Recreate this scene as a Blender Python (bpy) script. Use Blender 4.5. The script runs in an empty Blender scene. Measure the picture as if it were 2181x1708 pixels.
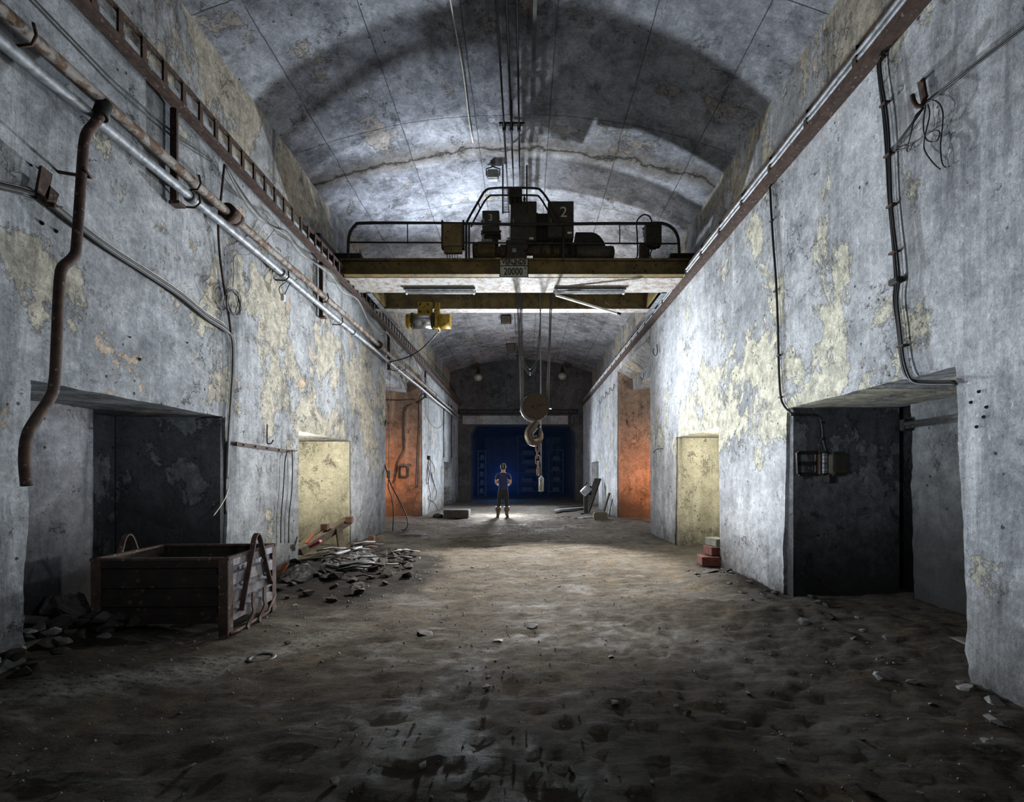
import bpy, math, random
from mathutils import Vector, Matrix, noise as mnoise
R = random.Random(7)
sc = bpy.context.scene
COL = sc.collection
# ------------------------------------------------------------------ camera
CAMH = 1.45; VX = 1117.0; VY = 1010.0; FPX = 1000.0
cam_d = bpy.data.cameras.new('camera'); cam = bpy.data.objects.new('camera', cam_d); COL.objects.link(cam)
cam_d.sensor_width = 36.0; cam_d.lens = 36.0 * FPX / 2181.0
cam_d.shift_x = -(VX - 1090.5) / 2181.0; cam_d.shift_y = (VY - 854.0) / 2181.0
cam_d.clip_start = 0.05; cam_d.clip_end = 200
cam.location = (0, 0, CAMH); cam.rotation_euler = (math.pi / 2, 0, 0)
sc.camera = cam
# ------------------------------------------------------------------ world, exposure
w = bpy.data.worlds.new('world'); sc.world = w; w.use_nodes = True
w.node_tree.nodes['Background'].inputs[0].default_value = (0.02, 0.025, 0.035, 1)
w.node_tree.nodes['Background'].inputs[1].default_value = 0.3
sc.view_settings.view_transform = 'Standard'; sc.view_settings.look = 'None'
sc.view_settings.gamma = 1; sc.view_settings.use_curve_mapping = False
sc.view_settings.exposure = 0.0
sc.cycles.max_bounces = 6; sc.cycles.diffuse_bounces = 2; sc.cycles.glossy_bounces = 3
sc.cycles.sample_clamp_indirect = 3.0
# ------------------------------------------------------------------ lamps and added fill lights
def spot(name, loc, target, power, col, ang, blend=0.6, rad=0.08):
    d = bpy.data.lights.new(name, 'SPOT'); d.energy = power; d.color = col
    d.spot_size = math.radians(ang); d.spot_blend = blend; d.shadow_soft_size = rad
    o = bpy.data.objects.new(name, d); COL.objects.link(o); o.location = loc
    o.rotation_euler = (Vector(target) - Vector(loc)).to_track_quat('-Z', 'Y').to_euler()
    return o
def point(name, loc, power, col, rad=0.06):
    d = bpy.data.lights.new(name, 'POINT'); d.energy = power; d.color = col; d.shadow_soft_size = rad
    o = bpy.data.objects.new(name, d); COL.objects.link(o); o.location = loc
    return o
COOL = (0.84, 0.92, 1.0); WARM = (1.0, 0.92, 0.74); NEUT = (1.0, 0.97, 0.93)
spot('lamp_mid_toward_camera', (0.15, 12.6, 1.5), (0.3, 4.0, 6.3), 3400, COOL, 100, 0.7, 0.10)
spot('fill_right_wall', (-2.2, 5.6, 0.9), (3.2, 4.5, 2.3), 900, COOL, 88, 1.0, 0.15)  # added to brighten the right wall, no fitting stands here
spot('fill_left_wall', (2.1, 9.0, 1.2), (-3.6, 7.4, 2.0), 1350, NEUT, 78, 1.0, 0.15)  # added fill for the middle of the left wall
spot('fill_left_near', (1.8, 6.4, 2.8), (-3.6, 3.2, 2.7), 330, COOL, 82, 1.0, 0.12)  # added fill for the near left wall
spot('fill_right_far', (-2.5, 9.8, 1.6), (3.2, 7.6, 2.4), 900, NEUT, 74, 1.0, 0.15)  # added fill for the farther right wall
spot('lamp_vault_far', (0.3, 12.6, 1.3), (0.1, 15.2, 8.2), 2300, NEUT, 92, 0.9, 0.15)
spot('fill_tunnel_mouth', (0.0, 23.6, 3.4), (0.0, 18.0, 2.4), 2300, COOL, 120, 0.9, 0.15)  # unseen light before the tunnel, added to brighten the far side walls
spot('lamp_crane_top', (-1.6, 9.75, 5.15), (-1.7, 9.15, 7.6), 700, (.80, .88, 1.0), 118, 0.7, 0.05)
spot('lamp_crane_right', (2.1, 12.2, 4.6), (1.2, 10.6, 7.6), 450, NEUT, 100, 0.9, 0.1)
spot('fill_floor_pool', (1.3, 9.75, 4.85), (0.15, 7.3, 0.0), 5200, NEUT, 60, 0.6, 0.12)  # added light that makes the lit pool on the floor
point('lamp_niche_left', (-3.78, 7.38, 1.80), 120, (1.0, .95, .80), 0.05)
point('lamp_niche_right', (3.36, 7.52, 1.88), 110, (1.0, .95, .80), 0.05)
spot('lamp_bay_left_orange', (-4.55, 13.3, 0.22), (-4.5, 15.2, 0.9), 420, (1.0, 0.36, 0.13), 86, 0.6, 0.05)
spot('lamp_bay_right_orange', (4.25, 12.9, 0.22), (4.15, 14.8, 0.9), 520, (1.0, 0.36, 0.13), 86, 0.6, 0.05)
point('lamp_bay_left_white', (-4.7, 12.2, 3.65), 120, (1.0, 0.93, 0.88), 0.05)
point('lamp_bay_right_white', (4.3, 12.0, 3.65), 120, (1.0, 0.93, 0.88), 0.05)
point('lamp_behind_person', (-0.72, 16.35, 0.85), 480, (0.93, 0.95, 1.0), 0.05)
spot('fill_rim_left', (-1.9, 16.9, 1.7), (-.8, 15.5, 1.1), 130, (.95, .97, 1.0), 60, .5, .03)  # added rim light for the figure, no source stands there
spot('fill_rim_right', (.5, 16.9, 1.7), (-.6, 15.5, 1.1), 130, (.95, .97, 1.0), 60, .5, .03)  # matching added light for the figure's other edge
point('lamp_tunnel_blue', (-1.15, 26.0, 1.2), 48, (0.04, 0.30, 1.0), 0.1)
spot('fill_behind_camera', (0.2, -1.6, 2.2), (0.0, 8.5, 5.3), 360, (1.0, 0.90, 0.72), 28, 1.0, 0.3)  # added front fill on the crane, unseen behind the camera
spot('fill_left_recess', (0.3, 1.6, 1.7), (-3.9, 5.2, 1.4), 170, COOL, 50, 1.0, 0.2)  # added weak light to lift the left recess
spot('fill_right_recess', (0.2, 1.6, 1.7), (3.9, 5.3, 1.6), 75, COOL, 50, 1.0, 0.2)  # the same kind of added light for the right recess
spot('fill_near_floor', (0.0, -1.0, 3.6), (0.0, 3.2, 0.0), 14, (1.0, 0.90, 0.78), 120, 1.0, 0.6)  # unseen fill added for the near floor

# ------------------------------------------------------------------ helpers
def P(px, py, Y): return Vector(((px - VX) * Y / FPX, Y, CAMH + (VY - py) * Y / FPX))
def WX(px, py, X): return P(px, py, FPX * X / (px - VX))
def LW(px, py, off=0.0): return WX(px, py, -3.4 + off)
def RW(px, py, off=0.0): return WX(px, py, 3.0 - off)
def FL(px, py, z=0.0): return P(px, py, (CAMH - z) * FPX / (py - VY))

class MB:
    def __init__(s): s.v = []; s.f = []; s.sm = []
    def add(s, vs, fs, smooth=False, M=None):
        b = len(s.v)
        for v in vs:
            v = Vector(v)
            if M is not None: v = M @ v
            s.v.append(v)
        for f in fs: s.f.append([b + i for i in f]); s.sm.append(smooth)
        return s
    def box(s, c, d, M=None, bev=0.0):
        x, y, z = d[0] / 2, d[1] / 2, d[2] / 2; c = Vector(c)
        if bev <= 0:
            vs = [c + Vector((i * x, j * y, k * z)) for i in (-1, 1) for j in (-1, 1) for k in (-1, 1)]
            fs = [(0, 1, 3, 2), (4, 6, 7, 5), (0, 4, 5, 1), (2, 3, 7, 6), (0, 2, 6, 4), (1, 5, 7, 3)]
            return s.add(vs, fs, False, M)
        b = min(bev, x * .45, y * .45, z * .45); vs = []; idx = {}
        for i in (-1, 1):
            for j in (-1, 1):
                for k in (-1, 1):
                    idx[i, j, k, 0] = len(vs); vs.append(c + Vector((i * x, j * (y - b), k * (z - b))))
                    idx[i, j, k, 1] = len(vs); vs.append(c + Vector((i * (x - b), j * y, k * (z - b))))
                    idx[i, j, k, 2] = len(vs); vs.append(c + Vector((i * (x - b), j * (y - b), k * z)))
        fs = []
        for i in (-1, 1):
            q = [idx[i, -1, -1, 0], idx[i, 1, -1, 0], idx[i, 1, 1, 0], idx[i, -1, 1, 0]]; fs.append(q if i > 0 else q[::-1])
            q = [idx[-1, i, -1, 1], idx[1, i, -1, 1], idx[1, i, 1, 1], idx[-1, i, 1, 1]]; fs.append(q[::-1] if i > 0 else q)
            q = [idx[-1, -1, i, 2], idx[1, -1, i, 2], idx[1, 1, i, 2], idx[-1, 1, i, 2]]; fs.append(q if i > 0 else q[::-1])
        for i in (-1, 1):
            for j in (-1, 1):
                fs.append([idx[i, j, -1, 0], idx[i, j, 1, 0], idx[i, j, 1, 1], idx[i, j, -1, 1]])
                fs.append([idx[i, -1, j, 0], idx[i, 1, j, 0], idx[i, 1, j, 2], idx[i, -1, j, 2]])
                fs.append([idx[-1, i, j, 1], idx[1, i, j, 1], idx[1, i, j, 2], idx[-1, i, j, 2]])
                for k in (-1, 1): fs.append([idx[i, j, k, 0], idx[i, j, k, 1], idx[i, j, k, 2]])
        return s.add(vs, fs, False, M)
    def beam(s, a, b, wd, hd, up=(0, 0, 1), bev=0.0):
        a = Vector(a); b = Vector(b); d = b - a; L = d.length; y = d.normalized()
        x = y.cross(Vector(up))
        if x.length < 1e-4: x = y.cross(Vector((1, 0, 0)))
        x.normalize(); z = x.cross(y)
        M = Matrix(((x[0], y[0], z[0], (a[0] + b[0]) / 2), (x[1], y[1], z[1], (a[1] + b[1]) / 2), (x[2], y[2], z[2], (a[2] + b[2]) / 2), (0, 0, 0, 1)))
        return s.box((0, 0, 0), (wd, L, hd), M, bev)
    def tube(s, pts, r, n=8, closed=False, cap=True, flat=1.0):
        pts = [Vector(p) for p in pts]; m = len(pts)
        if m < 2: return s
        rs = r if isinstance(r, (list, tuple)) else [r] * m
        T = []
        for i in range(m):
            if closed: t = pts[(i + 1) % m] - pts[i - 1]
            else: t = pts[min(i + 1, m - 1)] - pts[max(i - 1, 0)]
            T.append(t.normalized() if t.length > 1e-9 else Vector((0, 0, 1)))
        u = T[0].cross(Vector((0, 0, 1)))
        if u.length < .1: u = T[0].cross(Vector((0, 1, 0)))
        u.normalize(); vs = []
        for i in range(m):
            u = u - T[i] * u.dot(T[i])
            if u.length < 1e-6: u = T[i].orthogonal()
            u.normalize(); v = T[i].cross(u)
            for k in range(n):
                a = 2 * math.pi * k / n
                vs.append(pts[i] + u * math.cos(a) * rs[i] + v * math.sin(a) * rs[i] * flat)
        fs = []
        for i in range(m if closed else m - 1):
            for k in range(n):
                j = (i + 1) % m
                fs.append((i * n + k, i * n + (k + 1) % n, j * n + (k + 1) % n, j * n + k))
        s.add(vs, fs, True)
        if cap and not closed:
            b = len(s.v) - len(vs)
            s.f.append([b + k for k in range(n)][::-1]); s.sm.append(False)
            s.f.append([b + (m - 1) * n + k for k in range(n)]); s.sm.append(False)
        return s
    def cyl(s, a, b, r, n=16, r2=None): return s.tube([a, b], [r, r if r2 is None else r2], n)
    def lathe(s, prof, n=24, M=None):
        vs = []; fs = []; m = len(prof)
        for (r, z) in prof:
            for k in range(n):
                a = 2 * math.pi * k / n; vs.append((r * math.cos(a), r * math.sin(a), z))
        for i in range(m - 1):
            for k in range(n): fs.append((i * n + k, i * n + (k + 1) % n, (i + 1) * n + (k + 1) % n, (i + 1) * n + k))
        return s.add(vs, fs, True, M)
    def prism(s, outline, lo, hi, axis='X', M=None, holes=None):
        m = len(outline)
        def mk(a, b, c):
            return {'X': (c, a, b), 'Y': (a, c, b), 'Z': (a, b, c)}[axis]
        vs = [mk(a, b, lo) for a, b in outline] + [mk(a, b, hi) for a, b in outline]
        fs = [list(range(m))[::-1], list(range(m, 2 * m))] + [(i, (i + 1) % m, m + (i + 1) % m, m + i) for i in range(m)]
        return s.add(vs, fs, False, M)
    def build(s, name, mat, parent=None, fixn=True):
        me = bpy.data.meshes.new(name)
        off = Vector((0, 0, 0))
        me.from_pydata([tuple(v) for v in s.v], [], s.f)
        me.polygons.foreach_set('use_smooth', s.sm)
        me.update()
        if fixn:
            import bmesh
            bm = bmesh.new(); bm.from_mesh(me); bmesh.ops.recalc_face_normals(bm, faces=bm.faces); bm.to_mesh(me); bm.free()
        if mat: me.materials.append(mat)
        o = bpy.data.objects.new(name, me); COL.objects.link(o)
        if parent: o.parent = parent
        return o

def tag(o, label, cat, group=None, kind=None):
    if label: o['label'] = label
    if cat: o['category'] = cat
    if group: o['group'] = group
    if kind: o['kind'] = kind
    return o
def thing(name, label, cat, group=None, loc=(0, 0, 0)):
    o = bpy.data.objects.new(name, None); COL.objects.link(o); o.location = loc; o.empty_display_size = 0.1
    return tag(o, label, cat, group)
def struct(name, mb, mat, fixn=True):
    o = mb.build(name, mat, fixn=fixn); o['kind'] = 'structure'; return o
def smooth_path(pts, k=6, closed=False):
    pts = [Vector(p) for p in pts]; n = len(pts); out = []
    rng = n if closed else n - 1
    for i in range(rng):
        p0 = pts[(i - 1) % n] if (closed or i > 0) else pts[0]
        p1 = pts[i]; p2 = pts[(i + 1) % n]
        p3 = pts[(i + 2) % n] if (closed or i + 2 < n) else pts[-1]
        for j in range(k):
            t = j / k
            out.append(0.5 * ((2 * p1) + (-p0 + p2) * t + (2 * p0 - 5 * p1 + 4 * p2 - p3) * t * t + (-p0 + 3 * p1 - 3 * p2 + p3) * t ** 3))
    if not closed: out.append(pts[-1])
    return out
def sag(a, b, drop, k=10):
    a = Vector(a); b = Vector(b)
    return [a.lerp(b, t / k) - Vector((0, 0, drop * 4 * (t / k) * (1 - t / k))) for t in range(k + 1)]

# ------------------------------------------------------------------ materials
class NT:
    def __init__(s, name):
        s.m = bpy.data.materials.new(name); s.m.use_nodes = True; s.t = s.m.node_tree
        s.b = s.t.nodes['Principled BSDF']; s.pos = s.t.nodes.new('ShaderNodeNewGeometry').outputs['Position']
    def n(s, ty, **kw):
        nd = s.t.nodes.new(ty)
        for k, v in kw.items(): setattr(nd, k, v)
        return nd
    def link(s, a, b): s.t.links.new(a, b)
    def put(s, sock, v):
        if isinstance(v, bpy.types.NodeSocket): s.link(v, sock)
        else: sock.default_value = v
    def mapping(s, vec, scale=(1, 1, 1), loc=(0, 0, 0)):
        nd = s.n('ShaderNodeMapping'); s.link(vec, nd.inputs[0]); nd.inputs['Scale'].default_value = scale; nd.inputs['Location'].default_value = loc
        return nd.outputs[0]
    def noise(s, scale, detail=6, rough=.55, dist=0.0, vec=None, out='Fac'):
        nd = s.n('ShaderNodeTexNoise'); s.link(vec or s.pos, nd.inputs['Vector'])
        nd.inputs['Scale'].default_value = scale; nd.inputs['Detail'].default_value = detail
        nd.inputs['Roughness'].default_value = rough; nd.inputs['Distortion'].default_value = dist
        return nd.outputs[out]
    def voro(s, scale, vec=None, feature='F1', out='Distance'):
        nd = s.n('ShaderNodeTexVoronoi', feature=feature); s.link(vec or s.pos, nd.inputs['Vector']); nd.inputs['Scale'].default_value = scale
        return nd.outputs[out]
    def ramp(s, fac, lo, hi, a=0.0, b=1.0):
        nd = s.n('ShaderNodeMapRange'); s.link(fac, nd.inputs[0]); nd.clamp = True
        for i, v in zip((1, 2, 3, 4), (lo, hi, a, b)): nd.inputs[i].default_value = v
        return nd.outputs[0]
    def math(s, op, a, b=0.0, clamp=False):
        nd = s.n('ShaderNodeMath', operation=op, use_clamp=clamp); s.put(nd.inputs[0], a); s.put(nd.inputs[1], b); return nd.outputs[0]
    def mix(s, fac, a, b, mode='MIX'):
        nd = s.n('ShaderNodeMix', data_type='RGBA', blend_type=mode); s.put(nd.inputs[0], fac)
        for i, v in ((6, a), (7, b)):
            s.put(nd.inputs[i], v if isinstance(v, bpy.types.NodeSocket) else (*v, 1.0))
        return nd.outputs[2]
    def sep(s, vec): nd = s.n('ShaderNodeSeparateXYZ'); s.link(vec, nd.inputs[0]); return nd.outputs
    def comb(s, x, y, z):
        nd = s.n('ShaderNodeCombineXYZ')
        for i, v in enumerate((x, y, z)): s.put(nd.inputs[i], v)
        return nd.outputs[0]
    def bump(s, h, strength=.5, dist=.02, prev=None):
        nd = s.n('ShaderNodeBump'); nd.inputs['Strength'].default_value = strength; nd.inputs['Distance'].default_value = dist
        s.link(h, nd.inputs['Height'])
        if prev is not None: s.link(prev, nd.inputs['Normal'])
        return nd.outputs[0]
    def done(s, col, rough=.9, nrm=None, metal=0.0, spec=.3):
        s.put(s.b.inputs['Base Color'], col if isinstance(col, bpy.types.NodeSocket) else (*col, 1.0))
        s.put(s.b.inputs['Roughness'], rough); s.b.inputs['Metallic'].default_value = metal
        s.b.inputs['Specular IOR Level'].default_value = spec
        if nrm is not None: s.link(nrm, s.b.inputs['Normal'])
        return s.m

def concrete(name, dark, light, cream=None, peach=None, patch=0.56, dirt=1.0, joints=None, seed=0.0, cfac=0.85, bumpk=1.0, lowdark=0.0, region=None, fleck=0.35):
    t = NT(name); p = t.mapping(t.pos, loc=(seed, seed * 1.7, seed * .6))
    big = t.noise(0.5, 5, .6, .4, p); mid = t.noise(2.3, 12, .74, .3, p); fine = t.noise(26, 8, .78, 0, p); mott = t.noise(7.5, 10, .76, .2, p)
    streakv = t.mapping(p, scale=(3.4, 3.4, 0.30)); streak = t.noise(1.0, 10, .76, .2, streakv)
    s3 = t.sep(t.pos); z = s3[2]
    tone = t.math('ADD', t.math('MULTIPLY', mid, .55), t.math('MULTIPLY', big, .50))
    c = t.mix(t.ramp(tone, .43, .63), dark, light)
    c = t.mix(t.ramp(streak, .52, .68, 0, .6), c, tuple(min(1, x * 1.25) for x in light))
    nrmh = t.math('MULTIPLY', fine, .45)
    if cream is not None:
        pm = t.noise(1.05, 15, .70, .25, t.mapping(p, scale=(1, 1, .72)))
        if region is not None:
            (y0, y1, z0, z1, k) = region
            gy = t.math('SUBTRACT', t.ramp(s3[1], y0 - 1.2, y0 + .8), t.ramp(s3[1], y1 - 1, y1 + 2)); gz = t.math('SUBTRACT', t.ramp(z, z0 - .5, z0 + .3), t.ramp(z, z1 - .2, z1 + .9))
            pm = t.math('ADD', pm, t.math('MULTIPLY', t.math('SUBTRACT', t.math('MULTIPLY', gy, gz), .35), k))
        edge = t.ramp(pm, patch, patch + .012)
        c = t.mix(t.math('MULTIPLY', edge, cfac), c, t.mix(t.ramp(mott, .38, .60), tuple(x * .62 for x in cream), cream))
        rim = t.math('SUBTRACT', t.ramp(pm, patch - .010, patch), edge, True)
        c = t.mix(t.math('MULTIPLY', rim, .45), c, tuple(x * .4 for x in dark))
        nrmh = t.math('ADD', nrmh, t.math('MULTIPLY', edge, -.9))
        if peach is not None:
            pm2 = t.noise(1.25, 13, .66, .4, t.mapping(p, loc=(7.3, 2.1, 4.4))); e2 = t.ramp(pm2, .615, .63)
            c = t.mix(t.math('MULTIPLY', e2, .7), c, peach); nrmh = t.math('ADD', nrmh, t.math('MULTIPLY', e2, -.7))
    # dark streaks and damp
    st2 = t.noise(1.0, 11, .76, .3, t.mapping(p, scale=(2.4, 2.4, .22), loc=(3, 9, 1)))
    c = t.mix(t.ramp(st2, .54, .66, 0, .66 * dirt), c, tuple(x * .30 for x in dark))
    dm = t.noise(1.5, 14, .78, .4, t.mapping(p, loc=(11, 5, 2)))
    c = t.mix(t.ramp(dm, .56, .64, 0, .60 * dirt), c, tuple(x * .35 for x in dark))
    # surface grain, pits and specks
    c = t.mix(1.0, c, t.mix(t.ramp(mott, .34, .64), (.72, .72, .72), (1.16, 1.16, 1.16)), 'MULTIPLY')
    c = t.mix(1.0, c, t.mix(t.ramp(fine, .32, .66), (.70, .70, .70), (1.2, 1.2, 1.2)), 'MULTIPLY')
    v = t.voro(7.0, p); rr = t.noise(3.0, 3, .5, 0, p)
    pit = t.math('MULTIPLY', t.ramp(v, .06, .11, 1, 0), t.ramp(rr, .52, .58))
    c = t.mix(t.math('MULTIPLY', pit, .9), c, (.012, .010, .009)); nrmh = t.math('ADD', nrmh, t.math('MULTIPLY', pit, -.9))
    sp = t.noise(64, 3, .65, 0, p); c = t.mix(t.ramp(sp, .60, .70, 0, .55), c, tuple(x * .22 for x in dark))
    sp2 = t.noise(15, 8, .8, .8, t.mapping(p, loc=(5, 5, 5), scale=(1, 1, .55))); c = t.mix(t.ramp(sp2, .60, .66, 0, fleck), c, tuple(min(1, x * 1.45) for x in light))
    cr = t.voro(.85, t.mapping(t.noise(1.6, 6, .6, 0, p, 'Color'), scale=(1.4, 1.4, 1.4)), 'DISTANCE_TO_EDGE'); crm = t.math('MULTIPLY', t.ramp(cr, .002, .008, 1, 0), t.ramp(dm, .53, .57))
    c = t.mix(t.math('MULTIPLY', crm, .7), c, (.02, .018, .016)); nrmh = t.math('ADD', nrmh, t.math('MULTIPLY', crm, -.8))
    # splash-back dirt at the foot
    foot = t.math('ADD', z, t.math('MULTIPLY', t.noise(2.1, 12, .74, .6, p), -1.5))
    c = t.mix(t.ramp(foot, -.80, .12 + lowdark, .85, 0), c, (.034, .029, .023))
    if lowdark > 0:
        c = t.mix(t.ramp(foot, -.4, .3 + lowdark, .8, 0), c, (.022, .021, .021))
    if joints == 'vault':
        jx = t.math('ADD', s3[0], t.math('MULTIPLY', mid, .05)); jy = t.math('ADD', s3[1], t.math('MULTIPLY', mid, .06))
        def line(cc, per, off, wdt):
            a = t.math('FRACT', t.math('MULTIPLY', t.math('ADD', cc, off), 1.0 / per)); a = t.math('ABSOLUTE', t.math('SUBTRACT', a, .5))
            return t.ramp(a, 0.0, wdt / per, 1, 0)
        ln = t.math('MAXIMUM', line(jx, 1.22, .17, .010), line(jy, 2.35, .5, .010))
        ln = t.math('MULTIPLY', ln, t.ramp(mid, .36, .50, .35, 1))
        c = t.mix(t.math('MULTIPLY', ln, .8), c, (.012, .012, .014)); nrmh = t.math('ADD', nrmh, t.math('MULTIPLY', ln, -.8))
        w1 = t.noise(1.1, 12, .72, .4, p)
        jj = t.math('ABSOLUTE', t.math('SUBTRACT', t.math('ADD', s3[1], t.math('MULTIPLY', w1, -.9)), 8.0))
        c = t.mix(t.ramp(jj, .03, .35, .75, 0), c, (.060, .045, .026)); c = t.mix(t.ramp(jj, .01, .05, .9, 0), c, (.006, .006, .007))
    nr = t.bump(nrmh, .75 * bumpk, .025); nr = t.bump(mid, .55 * bumpk, .07, nr); nr = t.bump(mott, .5 * bumpk, .02, nr)
    return t.done(c, .93, nr, 0, .2)

def metal(name, col, col2, sc_=8.0, amt=(.45, .62), rough=.7, met=.3, bumpk=.25, spots=None):
    t = NT(name); n1 = t.noise(sc_, 9, .7, .3); c = t.mix(t.ramp(n1, *amt), col, col2)
    if spots:
        v = t.voro(spots[0]); n2 = t.noise(spots[0] * .6, 4, .6)
        m = t.math('MULTIPLY', t.ramp(v, .18, .30, 1, 0), t.ramp(n2, .50, .56)); c = t.mix(m, c, spots[1])
    nr = t.bump(n1, bumpk, .006)
    return t.done(c, rough, nr, met, .4)
def plain(name, col, rough=.6, met=0.0, var=.25, sc_=12):
    t = NT(name); n1 = t.noise(sc_, 6, .65)
    return t.done(t.mix(t.ramp(n1, .35, .65), tuple(x * (1 - var) for x in col), tuple(min(1, x * (1 + var)) for x in col)), rough, t.bump(n1, .15, .004), met, .4)

def haze():
    m = bpy.data.materials.new('blue_haze'); m.use_nodes = True; nt = m.node_tree; nt.nodes.remove(nt.nodes['Principled BSDF'])
    v = nt.nodes.new('ShaderNodeVolumeScatter'); v.inputs['Color'].default_value = (.15, .42, 1.0, 1); v.inputs['Density'].default_value = .03; v.inputs['Anisotropy'].default_value = .0  # blue of the glow is put into the scatter colour
    nt.links.new(v.outputs[0], nt.nodes['Material Output'].inputs['Volume'])
    o = MB().box((-.1, 31.2, 2.25), (5.8, 12.5, 4.2)).build('haze', m)
    tag(o, 'thin bluish haze hanging in the tunnel mouth beyond the person', 'haze', kind='stuff')
haze()
GREY_D = (.20, .215, .235); GREY_L = (.50, .515, .53)
M_left = concrete('left_wall_concrete', (.185, .20, .215), (.47, .49, .51), (.52, .48, .38), (.52, .40, .29), .555, 1.0, seed=2.3, region=(5.2, 11.5, 1.7, 4.0, .11))
M_right = concrete('right_wall_concrete', (.26, .275, .295), (.60, .615, .64), (.70, .67, .52), None, .55, .85, seed=13.1, region=(3.9, 9.5, 1.9, 3.2, .13), fleck=.6)
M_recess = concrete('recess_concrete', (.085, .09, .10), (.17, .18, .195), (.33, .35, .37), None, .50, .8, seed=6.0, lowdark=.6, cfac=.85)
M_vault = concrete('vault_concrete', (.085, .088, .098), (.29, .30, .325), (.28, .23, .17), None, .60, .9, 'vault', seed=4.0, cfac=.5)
M_upper = concrete('upper_wall_concrete', (.16, .165, .17), (.42, .42, .42), (.46, .39, .26), None, .50, 1.3, seed=9.0, cfac=.6)
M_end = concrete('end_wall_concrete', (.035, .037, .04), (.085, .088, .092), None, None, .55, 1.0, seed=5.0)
M_niche = concrete('niche_plaster', (.40, .375, .28), (.66, .63, .50), (.55, .54, .48), None, .56, .9, seed=3.0, cfac=.6)
M_baylit = concrete('orange_lit_concrete', (.17, .12, .09), (.36, .27, .21), (.46, .34, .25), None, .60, 1.6, seed=8.0, lowdark=.25)  # warm tone puts the orange lamplight into the bay wall colour
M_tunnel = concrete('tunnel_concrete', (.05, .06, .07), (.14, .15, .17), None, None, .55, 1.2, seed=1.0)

def jag(a, b, amp, step=.05, seed=0, fade=None):
    a = Vector(a); b = Vector(b); d = b - a; L = d.length; n = max(2, int(L / step)); nn = Vector((-d.y, d.x)).normalized(); out = []
    for i in range(1, n):
        q = a + d * (i / n)
        w = 1.0 if fade is None else fade(q)
        k = mnoise.noise(Vector((q.x * 3.1 + seed, q.y * 3.1, seed * .7))) * .75 + mnoise.noise(Vector((q.x * 14 + seed, q.y * 14, seed))) * .35
        out.append(q + nn * k * amp * w)
    return out
def wall_outline(ops, y0, y1, top, seed):
    pts = [Vector((y0, -.25))]
    low = lambda q: 1.0 + 2.6 * max(0, 1 - q.y / .9)
    for k, (a, b, h, flare) in enumerate(ops):
        A = Vector((a - flare, -.25)); B = Vector((a, h)); C = Vector((b, h)); D = Vector((b + flare, -.25))
        pts.append(A); pts += jag(A, B, .022, .045, seed + k, low); pts.append(B)
        pts += jag(B, C, .016, .06, seed + k + .5); pts.append(C); pts += jag(C, D, .022, .045, seed + k + .8, low); pts.append(D)
    pts += [Vector((y1, -.25)), Vector((y1, top)), Vector((y0, top))]
    return [(p.x, p.y) for p in pts]
LEDGE = 5.20
opsL = [(3.23, 5.34, 2.1, .05), (7.08, 9.2, 2.1, .03), (11.5, 15.6, 4.78, .03), (19.8, 21.9, 1.98, .0)]
opsR = [(3.27, 5.36, 2.2, .12), (7.26, 9.29, 2.18, .06), (11.2, 15.15, 4.78, .03), (19.0, 21.0, 1.98, .0)]
def wall_mesh(ops, x0, x1, seed):
    out = wall_outline(ops, -4.2, 24.0, LEDGE, seed)
    return MB().prism(out, x0, x1, 'X')
struct('wall_left', wall_mesh(opsL, -4.6, -3.4, 1.0), M_left)
struct('wall_right', wall_mesh(opsR, 3.0, 4.2, 31.0), M_right)
# set-back upper walls above the crane ledge
SP = 6.68
struct('wall_left_upper', MB().box((-4.1, 9.9, 5.9), (.6, 28.2, 1.7)), M_upper)
struct('wall_right_upper', MB().box((3.76, 9.9, 5.9), (.6, 28.2, 1.7)), M_upper)
# vault
mb = MB(); XL, XR = -3.82, 3.48; cx = (XL + XR) / 2; hw = (XR - XL) / 2; rise = .67; Rv = (hw * hw + rise * rise) / (2 * rise)
def vz(x): return SP + rise - Rv + math.sqrt(Rv * Rv - (x - cx) ** 2)
NX, NY = 60, 220; vs = []
for j in range(NY + 1):
    y = -4.2 + 28.2 * j / NY
    for i in range(NX + 1):
        x = XL + (XR - XL) * i / NX
        st = .035 if y > 8.2 + .25 * math.sin(x * 2.1) * .3 else 0.0
        dz = mnoise.noise(Vector((x * .8, y * .8, 3))) * .02 + mnoise.noise(Vector((x * 3, y * 3, 8))) * .006 - st
        vs.append((x, y, vz(x) + dz))
fs = [(j * (NX + 1) + i, (j + 1) * (NX + 1) + i, (j + 1) * (NX + 1) + i + 1, j * (NX + 1) + i + 1) for j in range(NY) for i in range(NX)]
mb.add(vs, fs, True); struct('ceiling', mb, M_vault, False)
# back side of the hall behind the camera
struct('wall_back', MB().box((-.2, -4.35, 3.7), (8.6, .3, 8.0)), M_recess)
# end wall with its wide opening
opn = [(-4.4, -.3), (-2.74, -.3)] + [(-2.74, 3.55), (-2.5, 3.97), (2.35, 3.97), (2.6, 3.55), (2.6, -.3), (4.2, -.3), (4.2, 7.6), (-4.4, 7.6)]
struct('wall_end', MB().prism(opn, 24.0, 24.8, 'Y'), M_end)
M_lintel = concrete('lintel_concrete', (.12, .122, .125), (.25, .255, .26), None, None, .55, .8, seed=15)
struct('trim_1', MB().box((-.35, 23.97, 4.22), (5.6, .10, .44)), M_lintel)
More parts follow.
